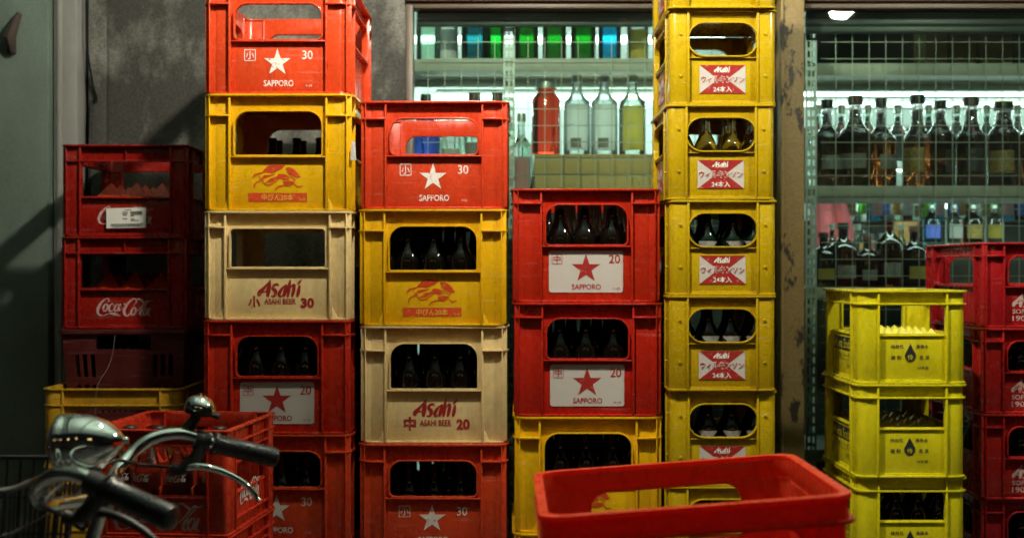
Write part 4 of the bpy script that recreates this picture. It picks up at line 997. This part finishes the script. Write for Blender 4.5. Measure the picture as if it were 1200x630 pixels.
# cola bottles: glass body with cursive print and crown cap
def cola():
    root = thing('cola_bottle', None, None)
    m = MB(); m.lathe([(.022, .0003), (.026, .006), (.027, .03), (.0235, .055), (.0275, .085), (.0275, .105), (.020, .128), (.0135, .150), (.0125, .178)], 20); m.build('glass', 'clear', root, smooth=50)
    m = MB(); m.lathe([(.0142, .1785), (.0142, .184), (.011, .187)], 14); m.build('cap', 'cap_black', root, smooth=40)
    f_ = lambda u, v, w_: ((.0279 + w_) * math.sin(u / .0279), -(.0279 + w_) * math.cos(u / .0279), v)
    q = Print(f_); script(q, -.024, .106, .048); q.build('lettering', 'white_ink', root)
    m = MB(); f2 = lambda u, v, w_: f_(u, v, .0003); 
    return root
BP['cola'] = [cola(), 0]
fill(front[0], 'cola', [-.0935, -.031, .031, .0935], [-.12, -.06], 'clear cola bottle in the red crate behind the handlebar', 'cola bottles in the front left crate')

# ------------------------------------------------------------------ bicycle with crate on the rear rack
BY = 2.0
bike = thing('bicycle', 'old bicycle with chrome bullet headlamp and black grips at lower left', 'bicycle', (0, BY, 0))
fx, rx, wr_ = -.82, .27, .325
def wheel(x):
    wroot = bpy.data.objects.new('wheel', None); COL.objects.link(wroot); wroot.parent = bike; wroot.location = (x, 0, wr_ + .001)
    ring = lambda r: [(r * math.cos(2 * PI * i / 48), 0, r * math.sin(2 * PI * i / 48)) for i in range(49)]
    m = MB(); m.tube(ring(wr_ - .02), .02, 10, False); m.build('tyre', 'rubber', wroot)
    m = MB(); m.tube(ring(wr_ - .043), .009, 8, False); m.build('rim', 'chrome', wroot)
    m = MB()
    for i in range(28): a = 2 * PI * i / 28; m.tube([(0, (.02 if i % 2 else -.02), 0), ((wr_ - .045) * math.cos(a), 0, (wr_ - .045) * math.sin(a))], .001, 4)
    m.tube([(0, -.05, 0), (0, .05, 0)], .016, 10); m.build('spokes', 'steel', wroot)
wheel(fx); wheel(rx)
m = MB()
m.tube([(-.655, 0, .84), (-.69, 0, .68)], .019, 14)
m.tube([(-.66, 0, .80), (-.42, 0, .42), (-.24, 0, .30)], .018, 12); m.tube([(-.68, 0, .71), (-.45, 0, .36), (-.24, 0, .27)], .018, 12)
m.tube([(-.24, 0, .28), (-.10, 0, .68)], .016, 12)
for s_ in (-1, 1): m.tube([(-.24, .02 * s_, .28), (0, .055 * s_, .30), (rx, .06 * s_, wr_)], .010, 8); m.tube([(-.11, .02 * s_, .66), (0, .05 * s_, .56), (rx, .06 * s_, wr_)], .008, 8)
m.build('frame', 'bike_paint', bike)
m = MB()
for s_ in (-1, 1): m.tube(smooth_path([(-.70, .04 * s_, .66), (-.72, .05 * s_, .60), (-.765, .05 * s_, .45), (fx, .05 * s_, wr_)], 4), .011, 8)
m.tube([(-.70, -.05, .665), (-.70, .05, .665)], .014, 8); m.tube([(-.632, 0, .935), (-.66, 0, .84)], .0115, 12)
m.build('fork', 'chrome', bike)
m = MB(); m.tube([(-.618, 0, .972), (-.632, 0, .93)], [.014, .017], 14); m.tube([(-.622, -.026, .958), (-.622, .026, .958)], .019, 14); m.tube([(-.60, 0, .958), (-.575, 0, .955)], .006, 8)
m.build('stem', 'steel', bike)
half = [(-.622, 0, .958), (-.640, .06, .955), (-.662, .13, .962), (-.655, .175, .985), (-.625, .20, 1.012), (-.580, .220, 1.018), (-.535, .235, 1.001), (-.490, .254, .987), (-.44, .272, .971)]
path = [(x + .07 * y, y, z) for x, y, z in [(x, -y, z) for x, y, z in half[::-1]] + half[1:]]
m = MB(); m.tube(smooth_path(path, 8), .0112, 16); hb = m.build('handlebar', 'chrome', bike, smooth=60)
for s_ in (-1, 1):
    g0 = Vector((-.533 + .0165 * s_, .236 * s_, 1.0005)); g1 = Vector((-.430 + .0195 * s_, .277 * s_, .968)); dd = (g1 - g0)
    P = [g0 + dd * t for t in (0, .03, .06, .10, .5, .9, .97, 1.0)]
    m = MB(); m.tube(P, [.0175, .020, .020, .0168, .0172, .0178, .0165, .010], 18); m.build('grip', 'rubber', hb, smooth=50)
    m = MB(); q = Vector((-.550 + .0165 * s_, .231 * s_, 1.006)); d = dd.normalized()
    m.tube([q - d * .012, q + d * .014], .017, 14); m.tube(smooth_path([q, q + Vector((-.006, -.008 * s_, -.025)), q + Vector((-.03, -.012 * s_, -.048)), q + Vector((-.048, -.012 * s_, -.045))], 4), [.012] * 8 + [.010] * 5, 10)
    br = m.build('brake_bracket', 'black_metal', hb, smooth=60)
    L = smooth_path([q + Vector((-.028, -.014 * s_, -.045)), q + Vector((.005, -.02 * s_, -.042)), q + Vector((.045, -.012 * s_, -.055)), q + Vector((.080, -.004 * s_, -.078)), q + Vector((.098, .0, -.104))], 6)
    m = MB(); m.tube(L, [.0075 - .0035 * i / len(L) for i in range(len(L) - 1)] + [.006], 10); m.build('brake_lever', 'chrome' if s_ > 0 else 'black_metal', br, smooth=60)
    m = MB(); m.tube(smooth_path([q + Vector((-.048, -.012 * s_, -.045)), q + Vector((-.09, -.05 * s_, -.035)), (-.655, .11 * s_, .985), (-.69, .04 * s_, .93), (-.70, .02 * s_, .80)], 8), .0028, 6); m.build('brake_cable', 'rubber', br)
# bell
bl = Vector((-.548, .2300, 1.010))
m = MB(); m.tube([bl + Vector((-.012, .0, .012)), bl + Vector((0, .004, .030)), bl + Vector((.006, .006, .038))], [.012, .009, .009], 10); m.lathe([(.016, -.006), (.026, -.002), (.027, .004)], 22, lambda x, y, z: tuple(bl + Vector((.010 + x, .008 + y, .043 + z - x * .12))))
m.tube([bl + Vector((.033, -.004, .040)), bl + Vector((.047, -.006, .036))], [.004, .0055], 8)
be = m.build('bell', 'black_metal', hb, smooth=50)
m = MB(); m.lathe([(.0265, .0045), (.0262, .010), (.023, .019), (.016, .026), (.008, .029), (.0035, .0295), (.003, .032), (.001, .0325)], 24, lambda x, y, z: tuple(bl + Vector((.010 + x, .008 + y, .043 + z - x * .12)))); m.build('dome', 'chrome', be, smooth=60)
# bullet headlamp, nose to the front (left)
hx, hy, hz = -.658, -.02, 1.034
tilt = Matrix.Rotation(R(-4), 3, 'Y')
HL = lambda x, y, z: tuple(Vector((hx, hy, hz)) + tilt @ Vector((z, y, x)))
m = MB(); m.lathe([(.0410, -.034), (.0458, -.031), (.0468, -.027), (.0468, -.0205), (.0450, -.018), (.0462, -.012), (.0460, .000), (.0436, .014), (.0388, .029), (.0312, .044), (.0205, .056), (.0105, .0635), (.0058, .066), (.0052, .071), (.003, .0735)], 36, HL)
hl = m.build('headlamp', 'chrome', bike, smooth=50)
m = MB(); m.lathe([(.038, -.0345), (.034, -.040), (.022, -.045), (.008, -.0475)], 28, HL); m.build('lens', 'clear', hl, smooth=60)
m = MB(); m.tube([(hx + .005, hy, hz - .040), (hx + .012, 0, hz - .058), (-.635, 0, .955)], .008, 8); m.tube([(hx - .01, hy, hz - .041), (hx + .028, hy, hz - .038)], .007, 8); m.build('bracket', 'black_metal', hl, smooth=60)
# front basket
m = MB(); x0, x1, y0, y1, z0, z1 = -1.06, -.715, -.17, .17, .735, .985
def rim(z, k=1): 
    cx0 = (x0 + x1) / 2; return [(cx0 + (p_[0] - cx0) * k, p_[1] * k, z) for p_ in rrect(x0, x1, y0, y1, .04, n=5)]
for z, k in ((z1, 1), (.92, .97), (.86, .94), (.80, .91), (z0, .88)): q_ = rim(z, k); m.tube(q_ + [q_[0]], .0045 if z == z1 else .0022, 6, False)
top = rim(z1); bot = rim(z0, .88)
for i in range(len(top)): m.tube([top[i], bot[i]], .0018, 5)
for t in range(1, 12):
    for s_ in (0, 1):
        y = y0 if s_ else y1; x = x0 + .04 + (x1 - x0 - .08) * t / 12; m.tube([(x, y, z1), ((x0 + x1) / 2 + (x - (x0 + x1) / 2) * .88, y * .88, z0)], .0018, 5)
        x = x0 if s_ else x1; y = (y0 + .04) + (y1 - y0 - .08) * t / 12; m.tube([(x, y, z1), ((x0 + x1) / 2 + (x - (x0 + x1) / 2) * .88, y * .88, z0)], .0018, 5)
    y = (y0 + .02 + (y1 - y0 - .04) * t / 12) * .88; m.tube([(x0 + .025, y, z0), (x1 - .025, y, z0)], .0018, 5)
m.tube([(-.72, .03, .93), (-.66, .0, .90)], .006, 6); m.tube([(-.74, .0, .737), (-.69, 0, .70)], .006, 6)
m.build('basket', 'black_metal', bike)
m = MB(); m.tube([(-.11, 0, .66), (-.085, 0, .735)], .012, 10); m.build('seat_post', 'chrome', bike)
m = MB(); m.tube(smooth_path([(-.20, 0, .765), (-.13, 0, .760), (-.05, 0, .762), (.0, 0, .766)], 5), [.018 + .06 * min(1, i / 9) ** 1.5 for i in range(15)] + [.06], 14)
sd = MB(); sd.add([(x, y, .755 + (z - .762) * .35) for x, y, z in m.v], m.f); sd.build('saddle', 'rubber', bike)
# rear rack, sloping up to the rear
RZ = R(4.24); rack_c = Vector((.258, 0, .7395))
def RK(x, y, z): return (rack_c.x + x * math.cos(RZ) - z * math.sin(RZ), rack_c.y + y, rack_c.z + x * math.sin(RZ) + z * math.cos(RZ))
m = MB()
for y in (-.13, -.065, 0, .065, .13): m.tube([RK(-.24, y, -.005), RK(.26, y, -.005)], .0048, 8)
for x in (-.24, 0, .26): m.tube([RK(x, -.13, -.0055), RK(x, .13, -.0055)], .0046, 8)
for s_ in (-1, 1):
    for x in (-.05, .12): m.tube([RK(x, .12 * s_, -.006), (rx, .07 * s_, wr_ + .01)], .005, 8)
m.tube([RK(-.24, 0, -.006), (-.12, 0, .62)], .006, 8); m.build('rear_rack', 'steel', bike)
m = MB(); m.tube([(rx, -.075, wr_), (.33, -.12, .15), (.36, -.16, .012), (.42, -.16, .008)], .009, 8); m.tube([(rx, .075, wr_), (.33, .12, .15), (.36, .16, .012), (.42, .16, .008)], .009, 8); m.build('kickstand', 'steel', bike)
m = MB(); m.tube([(-.24, -.07, .28), (-.24, .07, .28)], .012, 8); m.tube([(-.24, -.07, .28), (-.18, -.075, .13)], .009, 8); m.tube([(-.24, .07, .28), (-.30, .075, .43)], .009, 8)
m.box(-.225, -.135, -.15, -.08, .115, .14); m.box(-.345, -.255, .08, .15, .42, .445); m.build('crank', 'black_metal', bike)
# crate carried on the rack: broad rounded rim, long openings
W, D, H = .444, .415, .232
m = MB(); tt = .006
def body_ring(o, z0, z1, th=.006):
    m.loopring(rrect(-W / 2 + o, W / 2 - o, -D / 2 + o, D / 2 - o, .034), rrect(-W / 2 + o + th, W / 2 - o - th, -D / 2 + o + th, D / 2 - o - th, .028), z0, z1, None)
body_ring(.0, H - .007, H, .0145); body_ring(.004, H - .036, H - .0069, .0104); body_ring(-.002, H - .041, H - .0359, .0164)
body_ring(.010, 0, .010, .010)
o_ = .010; a_, b_ = W / 2 - o_, D / 2 - o_; HF = H - .041
for sx in (-1, 1):
    for sy in (-1, 1):
        def cp(o, pw):
            A, B, r_ = a_ + o, b_ + o, .03 + o; pts = [(sx * A, sy * (b_ - pw))]
            for i in range(8): th = R(90 * i / 7); pts.append((sx * (A - r_ + r_ * math.cos(th)), sy * (B - r_ + r_ * math.sin(th))))
            return pts + [(sx * (a_ - pw), sy * B)]
        m.strip(cp(0, .045), cp(-.005, .045), .002, HF + .001)
for face, half, hw in (('f', a_, .146), ('b', a_, .128), ('l', b_, .058), ('r', b_, .058)):
    fn = {'f': lambda u, v, w_: (u, -b_ - w_, v), 'b': lambda u, v, w_: (-u, b_ + w_, v), 'l': lambda u, v, w_: (-a_ - w_, -u, v), 'r': lambda u, v, w_: (a_ + w_, u, v)}[face]
    c = half - .045 if half - .045 > hw + .006 else hw + .020; hole = rrect(-hw, hw, .100, HF - .001, .030, .010) if face in 'fb' else rrect(-hw, hw, H - .092, H - .056, .012)
    m.plate([(-c, .003), (c, .003), (c, HF + .0005), (-c, HF + .0005)], [hole], -.006, -.001, fn)
    q = .004; hu = hw + q
    m.loopring(rrect(-hu, hu, (.100 if face in 'fb' else H - .092) - q, (HF - .001 if face in 'fb' else H - .056) + (q if face not in 'fb' else .0005), (.030 if face in 'fb' else .012) + q, (.010 if face in 'fb' else .012) + q), hole, -.007, .002, fn)
m.box(-a_ + .006, a_ - .006, -b_ + .006, b_ - .006, .006, .011)
rc = thing('plastic_crate', 'large empty red crate with rounded rim carried on the bicycle rack', 'crate', tuple(Vector((.258, 2.013, .9699)) - Vector((-math.sin(RZ), 0, math.cos(RZ))) * H))
rc.rotation_euler = (0, -RZ, R(.2))
m.build('body', 'rack_red', rc, bevel=.0016, seg=3)
